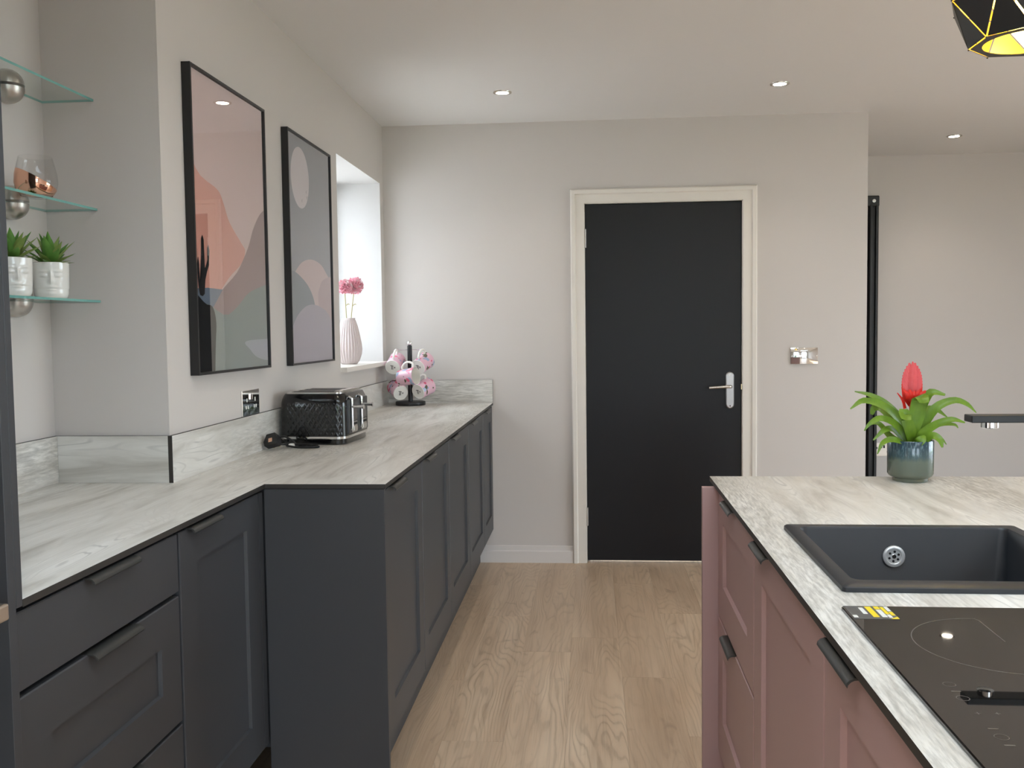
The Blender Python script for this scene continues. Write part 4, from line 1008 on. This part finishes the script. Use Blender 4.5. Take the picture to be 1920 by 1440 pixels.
M_MUG = mugmat(); M_MUGW = mat('mug_white', S(240, 236, 228), .2, coat=.4); M_STAMP = mat('mug_stamp', S(96, 92, 88), .5)
def mug(label, base, axis, up, hl=.095):
    z = Vector(axis).normalized(); x = Vector(up); x = (x - z * x.dot(z)).normalized(); y = z.cross(x)
    mw = Matrix((x, y, z)).transposed().to_4x4(); mw = mw @ Matrix.Scale(1.1, 4); mw.translation = Vector(base)
    t = bpy.data.objects.new('mug', None); C.objects.link(t); t.empty_display_size = .03; t.matrix_world = mw
    tag(t, label, 'mug', 'pink mugs on the mug tree')
    bm = lathe([(.034, .0025), (.0355, .0), (.037, .002), (.0385, .03), (.0405, .070), (.0425, .088), (.0415, .0892)], 36, cap0=True)
    bm2 = None
    b = obj('body', bm, [M_MUG, M_MUGW], t, True)
    for p in b.data.polygons:
        if p.center.z < .003: p.material_index = 1
    obj('inside', lathe([(.0415, .0892), (.0405, .0888), (.0385, .070), (.0365, .03), (.034, .006), (.001, .0055)], 36, cap0=False, cap1=True), M_MUGW, t, True, label='white glazed inside')
    hd = spline([(.036, 0, .072), (.058, 0, .076), (.069, 0, .056), (.066, 0, .034), (.050, 0, .018), (.036, 0, .018)], 18)
    obj('handle', tube(hd, .0055, 10), M_MUGW, t, True)
    # backstamp on the underside
    for q in ((-.012, .010, -.006, -.002), (-.012, .008, .0005, .003), (-.004, .004, .008, .013), (.006, .009, -.012, .004)):
        obj('backstamp', bbox(q[0], q[1], q[2], q[3], .0018, .0022), M_STAMP, b)
    return t
mug('pink mug hanging upper left on the mug tree, white base to the camera', (-1.046, 4.935, 1.088), (.10, .92, .36), (.12, -.2, 1))
mug('pink mug hanging upper right on the mug tree, white base to the camera', (-.910, 4.935, 1.088), (.34, .86, .36), (.05, -.2, 1))
mug('pink mug hanging sideways at the centre front of the mug tree', (-.995, 4.872, 1.036), (.92, -.32, .12), (-.1, .15, 1))
mug('pink mug hanging lower left on the mug tree', (-1.006, 4.945, .951), (-.46, .84, .30), (.2, -.2, 1))
mug('pink mug hanging lower right on the mug tree', (-.914, 4.945, .957), (.46, .84, .30), (-.1, -.2, 1))

# ================================================================== VASE AND FLOWERS ON THE SILL
VP_ = Vector((-1.205, 4.655, RZ0))
prof = [(.0, 0), (.036, 0), (.040, .002), (.050, .018), (.061, .05), (.064, .075), (.061, .105), (.053, .15), (.044, .19), (.036, .215), (.033, .224), (.034, .230), (.031, .229), (.030, .220), (.034, .205), (.04, .17)]
def ribs(a, z): return 1 + (.10 * abs(math.sin(13 * a)) - .06) * (1 if .008 < z < .222 else 0)
vs = obj('vase', lathe(prof, 156, ribs, cap0=False, cap1=True), mat('blush_ceramic', S(206, 192, 190), .45), None, True, loc=VP_)
tag(vs, 'ribbed blush ceramic vase on the window sill', 'vase')
def petals(m, c, R, n, seed):
    rnd = random.Random(seed); bm = bmesh.new()
    for i in range(n):
        zz = 1 - 2 * (i + .5) / n
        a = i * 2.39996; s = math.sqrt(1 - zz * zz); d = Vector((s * math.cos(a), s * math.sin(a), zz * .85 + .05))
        d = (d + Vector((rnd.uniform(-.12, .12),) * 3)).normalized(); L = R * rnd.uniform(.85, 1.08)
        t1 = d.orthogonal().normalized(); t1.rotate(Matrix.Rotation(rnd.uniform(0, 6.28), 3, d)); t2 = d.cross(t1)
        w = R * .24; p = c + d * L
        q = [c + d * L * .45, c + d * L * .8 + t1 * w + t2 * w * .15, p + t1 * w * .4, p - t1 * w * .4 - d * R * .05, c + d * L * .8 - t1 * w - t2 * w * .15]
        f = bm.faces.new([bm.verts.new(v) for v in q]); f.material_index = rnd.choice((0, 0, 0, 1))
    bmesh.ops.create_icosphere(bm, subdivisions=2, radius=R * .62, matrix=Matrix.Translation(c))
    return bm
M_PET = mat('petal_pink', S(250, 184, 198), .6); M_PET2 = mat('petal_pale', S(252, 222, 226), .6); M_STEM = mat('flower_stem_green', S(176, 166, 120), .6)
def flower(label, tip, R, seed, bend):
    t = thing('pink_flower', label, 'flower', VP_, 0, 'pink flowers in the ribbed vase')
    b0 = Vector((0, 0, .035)); tip = Vector(tip)
    st = obj('stem', tube(spline([b0 + Vector((bend * .3, 0, 0)), Vector((tip.x * .35 + bend, tip.y * .35, .23)), tip], 14), .0026, 7), M_STEM, t, True)
    obj('bloom', petals(None, tip, R, 190, seed), [M_PET, M_PET2], t, label='frilly pink pompom bloom')
    nd_ = Vector((tip.x * .6 + bend * .6, tip.y * .6, .29)); obj('leaf', leaf([nd_, nd_ + Vector((.012, 0, .010)), nd_ + Vector((.022, 0, .006))], [.003, .007, .001], 5, .2), M_STEM, t)
flower('pink pompom flower in the ribbed vase, the fuller bloom on the right', (.022, .05, .392), .047, 5, .002)
flower('pink pompom flower in the ribbed vase, the bloom on the left by the recess edge', (-.014, -.01, .385), .040, 9, -.004)
